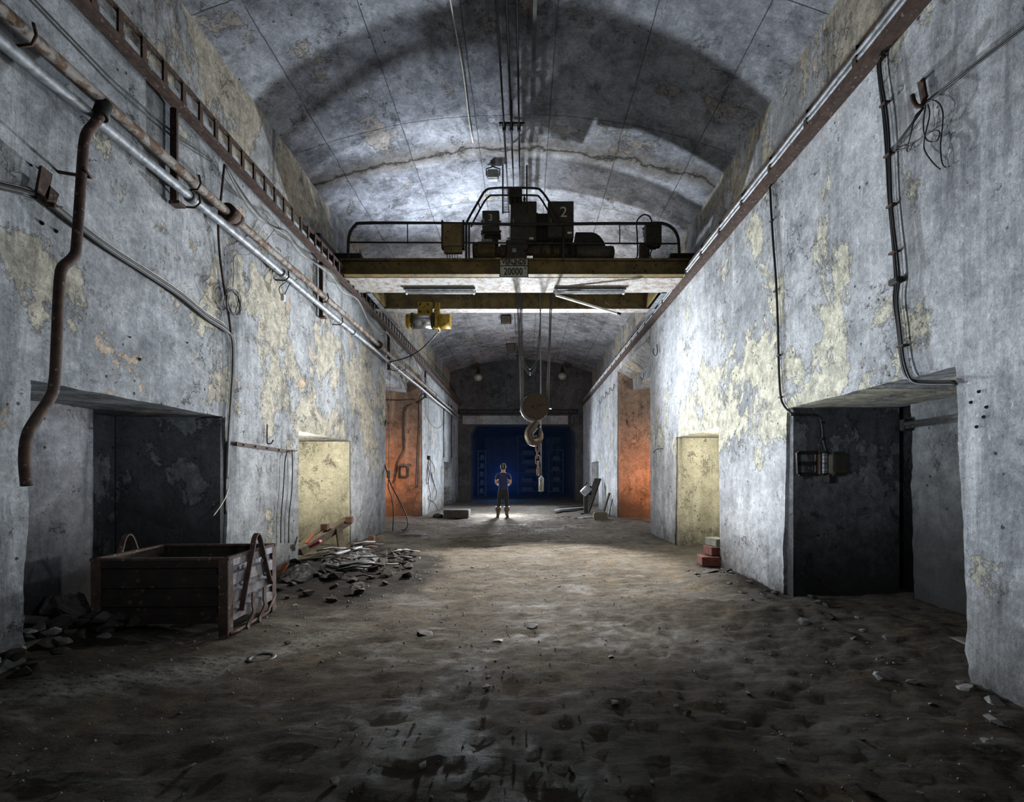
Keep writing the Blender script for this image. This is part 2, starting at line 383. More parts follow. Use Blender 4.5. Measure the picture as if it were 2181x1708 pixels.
# tunnel beyond
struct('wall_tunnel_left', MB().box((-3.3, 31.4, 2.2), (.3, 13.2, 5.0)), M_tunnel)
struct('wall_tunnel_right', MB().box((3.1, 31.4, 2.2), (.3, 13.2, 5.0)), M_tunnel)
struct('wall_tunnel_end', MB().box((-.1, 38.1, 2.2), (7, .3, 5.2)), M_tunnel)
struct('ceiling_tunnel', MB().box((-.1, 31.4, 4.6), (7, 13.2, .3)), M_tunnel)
# recess inner walls: near left
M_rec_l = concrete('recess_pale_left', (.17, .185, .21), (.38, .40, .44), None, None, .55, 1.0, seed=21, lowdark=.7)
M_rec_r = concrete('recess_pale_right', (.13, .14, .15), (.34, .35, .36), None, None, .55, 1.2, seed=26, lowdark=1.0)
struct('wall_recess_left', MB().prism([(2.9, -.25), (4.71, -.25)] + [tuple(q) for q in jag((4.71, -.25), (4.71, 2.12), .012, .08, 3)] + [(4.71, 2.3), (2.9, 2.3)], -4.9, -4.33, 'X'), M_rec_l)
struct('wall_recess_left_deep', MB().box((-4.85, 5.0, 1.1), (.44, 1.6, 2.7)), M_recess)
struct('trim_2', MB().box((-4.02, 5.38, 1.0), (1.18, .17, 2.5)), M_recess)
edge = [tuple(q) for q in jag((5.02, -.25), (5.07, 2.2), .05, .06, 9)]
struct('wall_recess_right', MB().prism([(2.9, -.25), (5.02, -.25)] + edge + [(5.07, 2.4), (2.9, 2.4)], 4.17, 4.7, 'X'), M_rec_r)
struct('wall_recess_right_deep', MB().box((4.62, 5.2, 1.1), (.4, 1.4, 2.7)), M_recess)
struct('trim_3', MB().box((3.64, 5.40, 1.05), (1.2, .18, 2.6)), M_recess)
# niches with plastered far reveals and closing backs
struct('trim_4', MB().prism([(-5.6, 9.10), (-3.43, 9.14), (-3.43, 9.45), (-5.6, 9.45)], -.3, 2.085, 'Z'), M_niche)
struct('trim_5', MB().prism([(3.03, 9.22), (5.2, 9.17), (5.2, 9.5), (3.03, 9.5)], -.3, 2.165, 'Z'), M_niche)
struct('wall_niche_left', MB().box((-5.2, 8.1, 1.1), (.3, 3.2, 3.0)).box((-4.95, 6.9, 1.1), (.8, .3, 3.0)).box((-4.95, 8.1, 2.25), (.7, 2.8, .3)), M_niche)
struct('wall_niche_right', MB().box((4.9, 8.2, 1.1), (.3, 3.2, 3.0)).box((4.6, 7.05, 1.1), (.8, .3, 3.0)).box((4.55, 8.2, 2.33), (.7, 2.8, .3)), M_niche)
# side bays
def bay(sx, xw, ya, yb, tag_):
    # sloped soffit, drop beam, low ceiling, orange-tinted far wall, closing walls
    X = lambda d: sx * (abs(xw) + d)
    def pr(o, lo, hi): return MB().prism([(X(a), b) for a, b in o], lo, hi, 'Y')
    struct('ceiling_bay_' + tag_, pr([(0.02, 4.76), (.46, 4.46), (.46, 4.78), (.02, 4.78)], ya + .01, yb - .01), M_upper)
    struct('trim_%s' % ('6' if sx < 0 else '7'), pr([(.45, 4.7), (.45, 4.12), (.75, 4.12), (.75, 4.7)], ya + .01, yb - .01), M_right)
    struct('ceiling_bay_low_' + tag_, pr([(.75, 4.14), (3.4, 4.14), (3.4, 4.6), (.75, 4.6)], ya - .3, yb + .3), M_right)
    struct('wall_bay_far_' + tag_, MB().prism([(X(.03), yb - .04), (X(2.6), yb - 1.15), (X(2.9), yb + .3), (X(.03), yb + .02)], -.3, 4.70, 'Z'), M_baylit)
    struct('wall_bay_back_' + tag_, MB().box((X(3.1), (ya + yb) / 2, 2), (.3, yb - ya + 1.4, 5)), M_baylit)
    struct('wall_bay_near_' + tag_, MB().box((X(2.2), ya - .25, 2), (2.0, .3, 5)), M_baylit)
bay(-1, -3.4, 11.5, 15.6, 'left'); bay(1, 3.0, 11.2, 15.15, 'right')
# small door alcoves far down the hall
struct('wall_alcove_left', MB().box((-4.45, 20.85, .9), (.3, 2.3, 2.3)), M_tunnel)
struct('wall_alcove_right', MB().box((4.1, 20.0, .9), (.3, 2.2, 2.3)), M_tunnel)

# floor
t = NT('earth_floor'); p = t.pos
big = t.noise(.55, 6, .6, .6); mid = t.noise(2.6, 12, .78, .4, t.mapping(p, scale=(.8, 1.9, 1))); fine = t.noise(19, 9, .82, 0, t.mapping(p, scale=(.8, 1.4, 1))); grit = t.noise(85, 4, .75)
stv = t.mapping(p, scale=(.8, 3.4, 1)); stn = t.noise(1.5, 13, .78, .5, stv)
c = t.mix(t.ramp(mid, .38, .62), (.050, .039, .027), (.150, .122, .088))
c = t.mix(t.ramp(big, .48, .60, 0, .5), c, (.15, .135, .115))
c = t.mix(t.ramp(stn, .555, .64, 0, .75), c, (.30, .29, .27))
c = t.mix(t.ramp(stn, .36, .46, .5, 0), c, (.026, .021, .015))
och = t.noise(1.9, 10, .72, .4, t.mapping(p, loc=(4, 8, 0))); c = t.mix(t.ramp(och, .57, .66, 0, .6), c, (.22, .15, .065))
c = t.mix(t.ramp(fine, .36, .48, .85, 0), c, (.012, .010, .008)); c = t.mix(t.ramp(fine, .56, .68, 0, .5), c, (.24, .22, .19)); c = t.mix(t.ramp(grit, .62, .72, 0, .6), c, (.38, .37, .34))
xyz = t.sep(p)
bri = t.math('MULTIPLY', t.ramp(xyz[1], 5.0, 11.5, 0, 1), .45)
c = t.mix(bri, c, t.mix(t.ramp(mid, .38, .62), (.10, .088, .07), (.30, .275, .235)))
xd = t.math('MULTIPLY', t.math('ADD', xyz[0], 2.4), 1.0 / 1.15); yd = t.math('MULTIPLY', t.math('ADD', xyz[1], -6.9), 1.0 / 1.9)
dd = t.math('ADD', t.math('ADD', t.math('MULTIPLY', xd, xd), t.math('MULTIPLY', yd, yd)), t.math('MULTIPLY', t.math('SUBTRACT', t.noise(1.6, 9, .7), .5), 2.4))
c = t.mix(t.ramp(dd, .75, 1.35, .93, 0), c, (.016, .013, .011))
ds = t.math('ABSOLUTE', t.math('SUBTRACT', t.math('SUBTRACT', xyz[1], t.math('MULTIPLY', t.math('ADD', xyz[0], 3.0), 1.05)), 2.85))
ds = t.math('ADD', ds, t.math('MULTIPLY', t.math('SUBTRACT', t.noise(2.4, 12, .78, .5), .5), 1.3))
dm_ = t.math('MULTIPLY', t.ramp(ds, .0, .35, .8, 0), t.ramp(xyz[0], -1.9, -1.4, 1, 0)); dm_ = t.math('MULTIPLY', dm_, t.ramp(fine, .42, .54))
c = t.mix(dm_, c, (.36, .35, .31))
wet = t.ramp(t.noise(.9, 9, .7, .3, t.mapping(p, loc=(2.2, 1, 0))), .52, .60)
rough = t.math('SUBTRACT', .95, t.math('MULTIPLY', wet, .35))
h = t.math('ADD', t.math('MULTIPLY', fine, .7), t.math('MULTIPLY', stn, .8)); nr = t.bump(mid, .7, .08); nr = t.bump(h, 1.0, .06, nr); nr = t.bump(grit, .6, .008, nr)
M_floor = t.done(c, rough, nr, 0, .22)
def fh(x, y):
    a = mnoise.noise(Vector((x * .5, y * .5, 0))) * .035 + mnoise.noise(Vector((x * 2.2, y * 2.2, 5))) * .020 + mnoise.noise(Vector((x * 6, y * 9, 9))) * .018 + mnoise.noise(Vector((x * 14, y * 19, 2))) * .010
    # debris banks along the walls and the heap on the left
    e = max(0, (-x - 2.2)) * .05 + max(0, x - 2.0) * .05
    e += .16 * math.exp(-(((x + 2.75) / .75) ** 2 + ((y - 7.3) / 1.15) ** 2)) + .10 * math.exp(-(((x + 3.3) / .8) ** 2 + ((y - 3.0) / .8) ** 2))
    e += .12 * math.exp(-(((x - 2.6) / .35) ** 2 + ((y - 6.15) / .5) ** 2))
    e += .07 * math.exp(-(((x - 1.6) / 1.2) ** 2 + ((y - 5.0) / .5) ** 2))
    return a * 1.1 + e
vs = []; fs = []; NXF, NYF = 260, 640
ys = [-4.2 + 42 * ((j / NYF) ** 1.35) for j in range(NYF + 1)]
for y in ys:
    for i in range(NXF + 1):
        x = -6.6 + 12.8 * i / NXF; vs.append((x, y, fh(x, y)))
for j in range(NYF):
    for i in range(NXF): fs.append((j * (NXF + 1) + i, j * (NXF + 1) + i + 1, (j + 1) * (NXF + 1) + i + 1, (j + 1) * (NXF + 1) + i))
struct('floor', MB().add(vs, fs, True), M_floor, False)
# ------------------------------------------------------------------ metals and paints
M_olive = metal('olive_painted_steel', (.155, .112, .036), (.075, .052, .02), 5, (.42, .6), .6, .1, .2, (11.0, (.022, .012, .007)))
M_plate = metal('pale_flaking_paint', (.34, .33, .31), (.20, .145, .11), 9, (.46, .60), .75, 0, .3, (26.0, (.16, .06, .03)))
M_black = metal('sooty_black_steel', (.028, .026, .022), (.012, .011, .010), 9, (.4, .6), .65, .3)
M_cab = metal('dark_cabinet_paint', (.050, .045, .032), (.026, .023, .017), 11, (.4, .62), .6, .1, .2)
M_rust = metal('rusty_brown_steel', (.085, .050, .036), (.038, .026, .022), 14, (.4, .6), .8, .3, .4, (22.0, (.20, .15, .13)))
M_rustpipe = metal('flaking_rusty_pipe', (.24, .22, .20), (.11, .065, .038), 9, (.47, .55), .75, .2, .5)
M_galv = metal('weathered_galvanised', (.30, .315, .335), (.15, .16, .17), 12, (.42, .6), .55, .4, .3)
M_silver = metal('worn_steel', (.45, .45, .46), (.25, .25, .26), 20, (.4, .6), .3, .9, .1)
M_yellow = metal('yellow_hoist_paint', (.32, .20, .012), (.12, .075, .015), 12, (.46, .62), .55, .1, .2, (30.0, (.03, .02, .01)))
M_cable = plain('black_rubber_cable', (.014, .014, .015), .5)
M_cablegrey = plain('grey_cable', (.13, .135, .14), .6)
M_cablepale = plain('pale_cable', (.42, .39, .32), .6)
M_white = plain('off_white_plastic', (.62, .62, .60), .5)
M_rope = metal('steel_wire_rope', (.11, .11, .11), (.05, .05, .05), 90, (.45, .55), .4, .7, .3)
M_glass = plain('dusty_lamp_glass', (.20, .22, .19), .25)
M_chalk = plain('chalk_mark', (.55, .52, .40), .9)
M_sign = metal('stained_sign_enamel', (.42, .43, .37), (.26, .26, .21), 25, (.45, .62), .6, 0, .15)
M_ink = plain('black_lettering', (.006, .006, .006), .6)
M_rustdark = metal('oily_rusty_cheek', (.060, .042, .026), (.032, .024, .018), 18, (.42, .6), .55, .4, .3, (30.0, (.13, .07, .03)))

def text(s, size, loc, mat, parent, name='lettering', ext=.002, ax=1.0, rot=(math.pi / 2, 0, 0), bold=0.0):
    cu = bpy.data.curves.new('tmp', 'FONT'); cu.body = s; cu.size = size; cu.extrude = ext; cu.align_x = 'CENTER'; cu.align_y = 'CENTER'; cu.offset = bold
    o = bpy.data.objects.new('tmp', cu); COL.objects.link(o)
    bpy.context.view_layer.update()
    me = bpy.data.meshes.new_from_object(o.evaluated_get(bpy.context.evaluated_depsgraph_get()))
    bpy.data.objects.remove(o); bpy.data.curves.remove(cu)
    me.name = name; me.materials.clear(); me.materials.append(mat)
    m = Matrix.Translation(loc) @ Matrix.Rotation(rot[2], 4, 'Z') @ Matrix.Rotation(rot[0], 4, 'X') @ Matrix.Diagonal((ax, 1, 1, 1))
    me.transform(m)
    q = bpy.data.objects.new(name, me); COL.objects.link(q); q.parent = parent
    return q

YC = 8.5
def C(px, py, Y=YC): return P(px, py, Y)
def cbox(px0, py0, px1, py1, y0, y1, bev=0.0, ref=None):
    r = ref or y0; a = C(px0, py0, r); b = C(px1, py1, r)
    return ((a.x + b.x) / 2, (y0 + y1) / 2, (a.z + b.z) / 2), (abs(b.x - a.x), y1 - y0, abs(a.z - b.z))

# ------------------------------------------------------------------ overhead bridge crane
cr = thing('bridge_crane', 'rusty olive overhead bridge crane spanning the hall below the vault', 'crane', loc=(0, 0, 0))
mb = MB().box((-.18, 8.56, 5.19), (6.24, .10, .26)).box((-.18, 8.52, 5.325), (6.3, .16, .02)).box((-.18, 8.50, 5.285), (6.24, .03, .012)).box((-.18, 8.50, 5.068), (6.24, .05, .014))
mb.build('front_girder', M_olive, cr)
mb = MB().box((-.18, 8.96, 5.065), (6.24, .70, .03))
for i in range(9): mb.box((-3.0 + i * .7, 8.96, 5.085), (.04, .7, .02))
mb.build('walkway_plate', M_plate, cr)
mb = MB().box((-.18, 8.96, 5.325), (6.24, .74, .02)); mb.build('deck_plate', M_black, cr)
mb = MB().box((-.2, 10.24, 5.36), (6.1, .03, .60)).box((-.2, 10.40, 5.36), (6.1, .03, .60)).box((-.2, 10.32, 5.67), (6.1, .3, .02))
for i in range(7): mb.box((-3.0 + i * .95, 10.2, 5.36), (.02, .02, .56))
mb.build('rear_girder', M_olive, cr)
MB().box((-.2, 10.32, 5.05), (6.1, .24, .02)).build('rear_girder_flange', M_plate, cr)
for s, x in ((-1, -3.6), (1, 3.28)):
    e = MB().box((x, 9.5, 5.47), (.20, 2.9, .26), None, .02).build('end_truck', M_black, cr)
    for y in (8.35, 10.65): MB().cyl((x - .05, y, 5.37), (x + .05, y, 5.37), .115, 20).build('wheel', M_rust, e)
    MB().box((x - s * .33, 8.62, 5.40), (.62, .26, .12), None, .02).build('end_bracket', M_black, cr); MB().box((x - s * .33, 10.4, 5.45), (.62, .3, .3)).build('end_bracket', M_black, cr)
    MB().beam((x - s * .52, 9.3, 5.04), (x - s * .52, 11.5, 5.04), .09, .02).build('guide_plate', M_galv, cr)
for x in (-3.02, 2.66): MB().box((x, 9.75, 5.2), (.04, .95, .25)).build('cross_tie', M_olive, cr)
for px0, px1 in ((752, 828), (1395, 1440)):
    c_, d_ = cbox(px0, 551, px1, 556, 8.48, 8.7); MB().box(c_, d_, None, .01).build('stop_block', M_black, cr)
YR = 8.46
g = lambda px, py: C(px, py, YR)
rail = smooth_path([g(742, 552), g(742, 515), g(746, 495), g(757, 480), g(775, 475), g(900, 475)], 5)[:-1] + [g(900, 475), g(1100, 478), g(1300, 476)] + smooth_path([g(1380, 476), g(1412, 476), g(1432, 486), g(1443, 503), g(1446, 525), g(1447, 552)], 5)
hr = MB().tube(rail, .026, 10).build('handrail', M_black, cr)
MB().tube([g(744, 516), g(1000, 517), g(1445, 519)], .015, 8).build('mid_rail', M_black, cr)
for px in (868, 1320): MB().tube([g(px, 476), g(px, 519)], .010, 8).build('baluster', M_black, cr)
for px, r_ in ((993, .022), (999, .018), (1200, .022)): MB().tube([g(px, 474), g(px, 556)], r_, 8).build('rail_post', M_black, cr)
MB().tube(smooth_path([g(993, 476), g(1000, 462), g(1022, 424), g(1034, 406), g(1050, 401), g(1090, 400), g(1140, 401), g(1153, 407), g(1168, 427), g(1190, 466), g(1198, 480)], 4), .020, 10).build('guard_hoop', M_black, cr)
MB().tube(smooth_path([g(1003, 484), g(1012, 465), g(1030, 432), g(1042, 418), g(1052, 416), g(1090, 416), g(1138, 416), g(1150, 421), g(1164, 443), g(1184, 478)], 4), .016, 10).build('guard_hoop', M_black, cr)
MB().tube([g(1019, 432), g(1023, 446)], .012, 6).build('hoop_brace', M_black, cr)
# collector frame reaching up to the conductor bars
cf = MB()
for px in (1071, 1122): cf.tube([g(px, 300 + 0), g(px, 455)] if False else [C(px, 352, 8.5), C(px, 455, 8.5)], .014, 6)
for py in (402, 417, 452): cf.tube([C(1070, py), C(1086, py)], .009, 6)
for i in range(6): cf.tube([C(1072 + i * 2.5, 403), C(1072 + i * 2.5, 452)], .003, 4)
for i in range(8): cf.tube([C(1070, 405 + i * 6), C(1086, 405 + i * 6)], .003, 4)
cf.build('collector_frame', M_black, cr)
cb = MB(); c_, d_ = cbox(1083, 398, 1112, 417, 8.4, 8.7); cb.box(c_, d_, None, .02)
for px in (1088, 1097, 1106, 1117):
    cb.tube([C(px, 416), C(px, 432)], .010, 6)
    a = C(px, 424); cb.box((a.x, 8.5, a.z), (.045, .05, .06), None, .01)
cb.build('collector_head', M_black, cr)
# sign
sg = MB(); a = C(1094.5, 572, 8.44); W_, H_ = 60 * .00844, 39 * .00844
top = [(-W_ / 2, H_ / 2 - .012), (-W_ * .2, H_ / 2 + .004), (0, H_ / 2 - .002), (W_ * .25, H_ / 2 + .008), (W_ / 2, H_ / 2 - .006)]
o_ = [(-W_ / 2, -H_ / 2), (W_ / 2, -H_ / 2)] + top[::-1]
sg.prism([(a.x + p_[0], a.z + p_[1]) for p_ in o_], 8.435, 8.447, 'Y'); s_ = sg.build('sign_plate', M_sign, cr); s_['label'] = 'grey enamel load plate with black lettering'
bz = MB()
for zz, hh in ((-H_ / 2 + .006, .012), (.045, .010)): bz.box((a.x, 8.43, a.z + zz), (W_, .012, hh))
bz.box((a.x - W_ / 2, 8.43, a.z), (.012, .014, H_)).box((a.x + W_ / 2, 8.43, a.z), (.014, .014, H_)); bz.build('sign_border', M_ink, s_)
text('VERLINDE', .118, (a.x + .005, 8.428, a.z + .115), M_ink, s_, ax=.82, bold=.003)
text('1963', .062, (a.x + .005, 8.428, a.z + .066), M_ink, s_, ax=.8, bold=.001)
text('LOOS', .032, (a.x - .12, 8.428, a.z + .064), M_ink, s_); text('PUTEAUX', .030, (a.x + .13, 8.428, a.z + .064), M_ink, s_)
text('20000', .172, (a.x - .01, 8.428, a.z - .062), M_ink, s_, ax=.80, bold=.002); text('K', .05, (a.x + .205, 8.428, a.z - .005), M_ink, s_, bold=.001)

# equipment standing on the crane
def cabinet(name, label, px0, py0, px1, py1, y0, y1, extra=None):
    c_, d_ = cbox(px0, py0, px1, py1, y0, y1)
    t_ = thing(name, label, 'electrical cabinet', loc=(c_[0], c_[1], c_[2] - d_[2] / 2))
    L = lambda mb: mb
    body = MB().box((0, 0, d_[2] / 2), d_, None, .01).build('body', M_cab, t_)
    MB().box((0, -d_[1] / 2 - .006, d_[2] / 2), (d_[0] * .93, .012, d_[2] * .95), None, .004).build('door', M_cab, t_)
    MB().box((-d_[0] * .38, -d_[1] / 2 - .025, d_[2] * .45), (.018, .03, .09), None, .004).build('handle', M_silver, t_)
    return t_, c_, d_
t_, c_, d_ = cabinet('control_cabinet', 'tall black control cabinet in the middle of the crane', 1087, 428, 1143, 512, 8.62, 8.95)
MB().box((d_[0] * .30, -d_[1] / 2 - .016, .03), (.075, .006, .035)).build('rating_label', M_white, t_)
for x in (-.2, .2): MB().box((x, 0, -.09), (.05, .2, .19)).build('foot', M_black, t_)
MB().cyl((d_[0] / 2, 0, d_[2] * .78), (d_[0] / 2 + .03, 0, d_[2] * .78), .03, 10).build('side_knob', M_black, t_)
t_, c_, d_ = cabinet('control_cabinet', 'black cabinet chalked with a 2, right of the tall cabinet', 1167, 428, 1222, 507, 8.6, 8.9)
text('2', .27, (.05, -d_[1] / 2 - .014, d_[2] * .68), M_chalk, t_, 'chalk_number', rot=(math.pi / 2, 0, 0))
MB().box((d_[0] * .34, -d_[1] / 2 - .016, .09), (.08, .006, .035)).build('rating_label', M_white, t_)
for x in (-.16, .16): MB().box((x, 0, -.12), (.05, .2, .25)).build('foot', M_black, t_)
c_, d_ = cbox(1143, 454, 1167, 512, 8.75, 8.95)
tag(MB().box(c_, d_, None, .01).box((c_[0], c_[1], c_[2] - d_[2] / 2 - .08), (.1, .1, .2)).build('resistor_box', M_black), 'narrow black box between the two tall crane cabinets', 'electrical box')
t_, c_, d_ = cabinet('control_cabinet', 'small black cabinet chalked with a 3, left on the crane', 1027, 448, 1063, 492, 8.6, 8.85)
text('3', .17, (.0, -d_[1] / 2 - .014, d_[2] * .62), M_chalk, t_, 'chalk_number')
for sx in (-1, 1):
    for zz in (.06, .24): MB().cyl((sx * d_[0] / 2, 0, zz), (sx * (d_[0] / 2 + .035), 0, zz), .018, 8).build('cable_gland', M_black, t_)
MB().box((0, 0, -.03), (.36, .2, .04)).box((0, .02, -.12), (.26, .15, .16)).build('mounting_frame', M_black, t_)
t_ = thing('junction_box', 'rusty olive junction box hung on the handrail, cables below', 'electrical box', loc=C(965, 540, 8.48))
MB().box((0, 0, .30), (.36, .14, .42), None, .01).build('body', M_cab, t_)
MB().box((0, -.076, .30), (.33, .012, .38), None, .004).build('door', M_olive, t_)
MB().box((0, 0, .055), (.33, .13, .09), None, .01).build('terminal_box', M_olive, t_)
for x in (-.19, .19): MB().box((x, 0, .33), (.03, .10, .5)).build('hanger', M_black, t_)
for k in range(5):
    x = -.10 + k * .045; MB().tube(smooth_path([(x, 0, .02), (x - .005, 0, -.05), (x + .005, 0, -.10), (x + .03, .05, -.135)], 4), .006, 6).build('cable', M_cable, t_)
t_ = thing('switch_box', 'dark switch box on a pedestal at the right end of the crane', 'electrical box', loc=C(1372, 557, 8.6))
MB().box((0, 0, .16), (.17, .12, .32)).build('pedestal', M_rust, t_)
MB().box((.155, 0, .475), (.29, .16, .41), None, .01).box((.13, 0, .27), (.2, .12, .05)).build('body', M_cab, t_)
h_ = MB().tube([(-.01, -.05, .42), (-.035, -.05, .5), (-.03, -.05, .56)], .007, 6).build('lever', M_black, t_)
MB().lathe([(0, .018), (.012, .013), (.018, 0), (.012, -.013), (0, -.018)], 12, Matrix.Translation((-.03, -.05, .575))).build('lever_knob', M_black, h_)
tag(MB().tube(smooth_path([C(1200, 525), C(1203, 545), C(1212, 555), C(1340, 556), C(1353, 552), C(1358, 540), C(1357, 500), C(1356, 475), C(1362, 463), C(1373, 457), C(1384, 462), C(1389, 474)], 6), .013, 8).build('flexible_conduit', M_cable), 'black flexible conduit arching over the right handrail of the crane', 'cable')
tag(MB().tube(smooth_path([C(1391, 527), C(1386, 538), C(1386, 548), C(1394, 556)], 5), .012, 8).build('flexible_conduit', M_cable), 'short black conduit curving below the switch box', 'cable')
# motors, gearbox, drum
def xcyl(mb, px0, px1, pyc, rpx, Y, n=24): a = C(px0, pyc, Y); b = C(px1, pyc, Y); r = rpx * Y / 1000; return mb.cyl(a, b, r, n)
t_ = thing('electric_motor', 'finned electric motor at the left end of the crane machinery', 'motor')
mb = MB(); xcyl(mb, 1018, 1055, 536, 17, 8.7); mb.build('housing', M_olive, t_)
mb = MB()
for k in range(15):
    a = math.pi * (k / 14) * 1.0 + math.pi * .0; ca = C(1019, 536, 8.7); cb2 = C(1054, 536, 8.7)
    off = Vector((0, -math.sin(a), math.cos(a))) * .158
    mb.beam(ca + off, cb2 + off, .012, .028, up=off.normalized())
mb.build('cooling_fin', M_olive, t_)['kind'] = 'stuff'
mb = MB(); xcyl(mb, 1008, 1018, 536, 18, 8.7); mb.build('fan_cover', M_rust, t_)
MB().box(C(1034, 554, 8.7), (.3, .25, .04)).build('foot', M_black, t_)
c_, d_ = cbox(1025, 508, 1048, 520, 8.6, 8.8); MB().box(c_, d_, None, .01).build('terminal_box', M_galv, t_)
t_ = thing('brake_coupling', 'rusty round coupling between motor and gearbox on the crane', 'coupling')
mb = MB(); xcyl(mb, 1055, 1075, 537, 11, 8.7); mb.build('shaft', M_rust, t_)
mb = MB(); xcyl(mb, 1066, 1077, 537, 15, 8.7); mb.build('drum', M_rust, t_)
t_ = thing('gearbox', 'black gearbox with a small flange, behind the load sign', 'gearbox')
c_, d_ = cbox(1077, 508, 1122, 556, 8.58, 8.95); MB().box(c_, d_, None, .03).build('housing', M_cab, t_)
c_, d_ = cbox(1091, 529, 1099, 537, 8.56, 8.58); MB().box(c_, d_).build('rating_label', M_galv, t_)
mb = MB(); a = C(1119, 525, 8.5); mb.cyl(a, a + Vector((0, .1, 0)), .045, 16); mb.cyl(a + Vector((0, -.01, 0)), a, .02, 12); mb.build('flange', M_rust, t_)
mb = MB(); xcyl(mb, 1122, 1135, 536, 8, 8.7); mb.build('shaft', M_rust, t_)
t_ = thing('rope_drum', 'black rope drum and gear guard on the right of the crane', 'winch')
mb = MB(); xcyl(mb, 1135, 1228, 537, 15, 8.8)
mb.build('drum', M_olive, t_)
mb = MB()
for k in range(22): xcyl(mb, 1137 + k * 4, 1138.6 + k * 4, 537, 16, 8.8, 20)
mb.build('rope_winding', M_rope, t_)['kind'] = 'stuff'
a = C(1226, 541, 8.6); b = C(1292, 541, 8.6); hh = .40; L_ = b.x - a.x
prof = [(a.x, a.z - .1), (a.x, a.z + hh), (a.x + .28, a.z + hh)] + [(a.x + .28 + (L_ - .28) * math.sin(q * math.pi / 16), a.z + hh * math.cos(q * math.pi / 16) * 1.0) for q in range(1, 9)] + [(b.x, a.z - .1)]
MB().prism(prof, 8.6, 8.95, 'Y').build('gear_guard', M_black, t_)
mb = MB(); xcyl(mb, 1228, 1300, 540, 15, 8.6)
mb.build('brake_motor', M_cab, t_); mb = MB(); c0 = C(1300, 540, 8.6)
mb.tube([c0, c0 + Vector((.05, 0, 0)), c0 + Vector((.07, 0, 0))], [.135, .12, .06], 20); mb.build('end_bell', M_black, t_)
for px in (1150, 1192, 1216): c_, d_ = cbox(px, 518, px + 5, 556, 8.6, 9.0); MB().box(c_, d_).build('bearing_stand', M_black, t_)
c_, d_ = cbox(1135, 549, 1305, 556, 8.55, 9.0); MB().box(c_, d_).build('bed_frame', M_black, t_)
mb = MB()
for k in range(6): mb.tube(smooth_path([C(1172 + k * 7, 505, 8.58), C(1170 + k * 7, 520, 8.55), C(1175 + k * 6, 535, 8.55), C(1168 + k * 6, 550, 8.6)], 4), .007, 6)
tag(mb.build('cabinet_wiring', M_cable, None), 'black cables drooping below the cabinet chalked with a 2', 'cables', kind='stuff')

# ------------------------------------------------------------------ lights fixed under the crane
def tubelight(label, px0, px1):
    x0 = (px0 - VX) * .0091; x1 = (px1 - VX) * .0091; L_ = x1 - x0
    t_ = thing('fluorescent_light', label, 'light fixture', 'fluorescent lights under the crane', loc=((x0 + x1) / 2, 9.1, 5.05))
    MB().prism([(-.10, -.06), (-.05, 0), (.05, 0), (.10, -.06), (.085, -.065), (.04, -.015), (-.04, -.015), (-.085, -.065)], -L_ / 2, L_ / 2, 'X').build('reflector', M_galv, t_)
    MB().box((0, 0, -.045), (L_ * .96, .05, .04), None, .008).build('channel', M_galv, t_)
    MB().cyl((-L_ * .46, 0, -.09), (L_ * .46, 0, -.09), .016, 12).build('tube', M_white, t_)
    for s in (-1, 1): MB().box((s * L_ * .475, 0, -.075), (.04, .07, .07), None, .008).build('end_cap', M_white, t_)
    for s in (-.28, .28): MB().box((s * L_, -.03, -.03), (.05, .03, .03)).build('clip', M_black, t_)
tubelight('fluorescent light under the crane, left of centre', 862, 1013)
tubelight('fluorescent light under the crane, above the dangling cover', 1180, 1332)
t_ = thing('light_cover', 'white light cover dangling by one end below the crane', 'light cover')
MB().beam(C(1183, 628, 9.15), C(1316, 668, 9.15), .06, .035, bev=.01).build('cover', M_white, t_)
MB().beam(C(1314, 667, 9.15), C(1322, 670, 9.15), .07, .045, bev=.01).build('end_cap', M_black, t_)
MB().tube([C(1262, 622, 9.1), C(1316, 664, 9.13)], .0025, 4).build('wire', M_cable, t_)

# ------------------------------------------------------------------ yellow hoist
t_ = thing('electric_hoist', 'small yellow electric hoist hanging under the rear crane girder', 'hoist')
YH = 10.12; hx = lambda px: (px - VX) * YH / 1000; hz = CAMH + (VY - 684) * YH / 1000
MB().cyl((hx(880), YH, hz), (hx(922), YH, hz), .155, 28).build('drum_housing', M_yellow, t_)
mb = MB(); mb.cyl((hx(883), YH - .02, hz - .02), (hx(920), YH - .02, hz - .02), .148, 28); mb.build('drum', M_silver, t_)
MB().cyl((hx(867), YH, hz), (hx(880), YH, hz), .15, 24, .165).build('end_cap', M_yellow, t_)
MB().cyl((hx(922), YH, hz), (hx(926), YH, hz), .18, 24).cyl((hx(878), YH, hz), (hx(881), YH, hz), .175, 24).build('flange', M_black, t_)
MB().box(((hx(926) + hx(937)) / 2, YH, hz + .02), (hx(937) - hx(926), .26, .42), None, .03).build('gear_case', M_yellow, t_)
MB().cyl((hx(937), YH, hz - .01), (hx(960), YH, hz - .01), .155, 28).build('motor', M_yellow, t_)
q = MB().box((hx(906), YH - .02, hz + .27), (hx(922) - hx(890), .03, .26), None, .012).build('mounting_plate', M_yellow, t_)
for px in (896, 912):
    for dz in (.19, .35): MB().cyl((hx(px), YH - .05, hz + dz), (hx(px), YH - .03, hz + dz), .022, 8).build('bolt', M_black, q)
MB().box((hx(932), YH, hz + .30), (.09, .04, .18)).build('hanger', M_yellow, t_)
MB().tube(smooth_path([(hx(934), YH, hz - .18), (hx(936), YH, hz - .24), (hx(930), YH, hz - .22)], 4), .012, 6).build('cable_gland', M_white, t_)
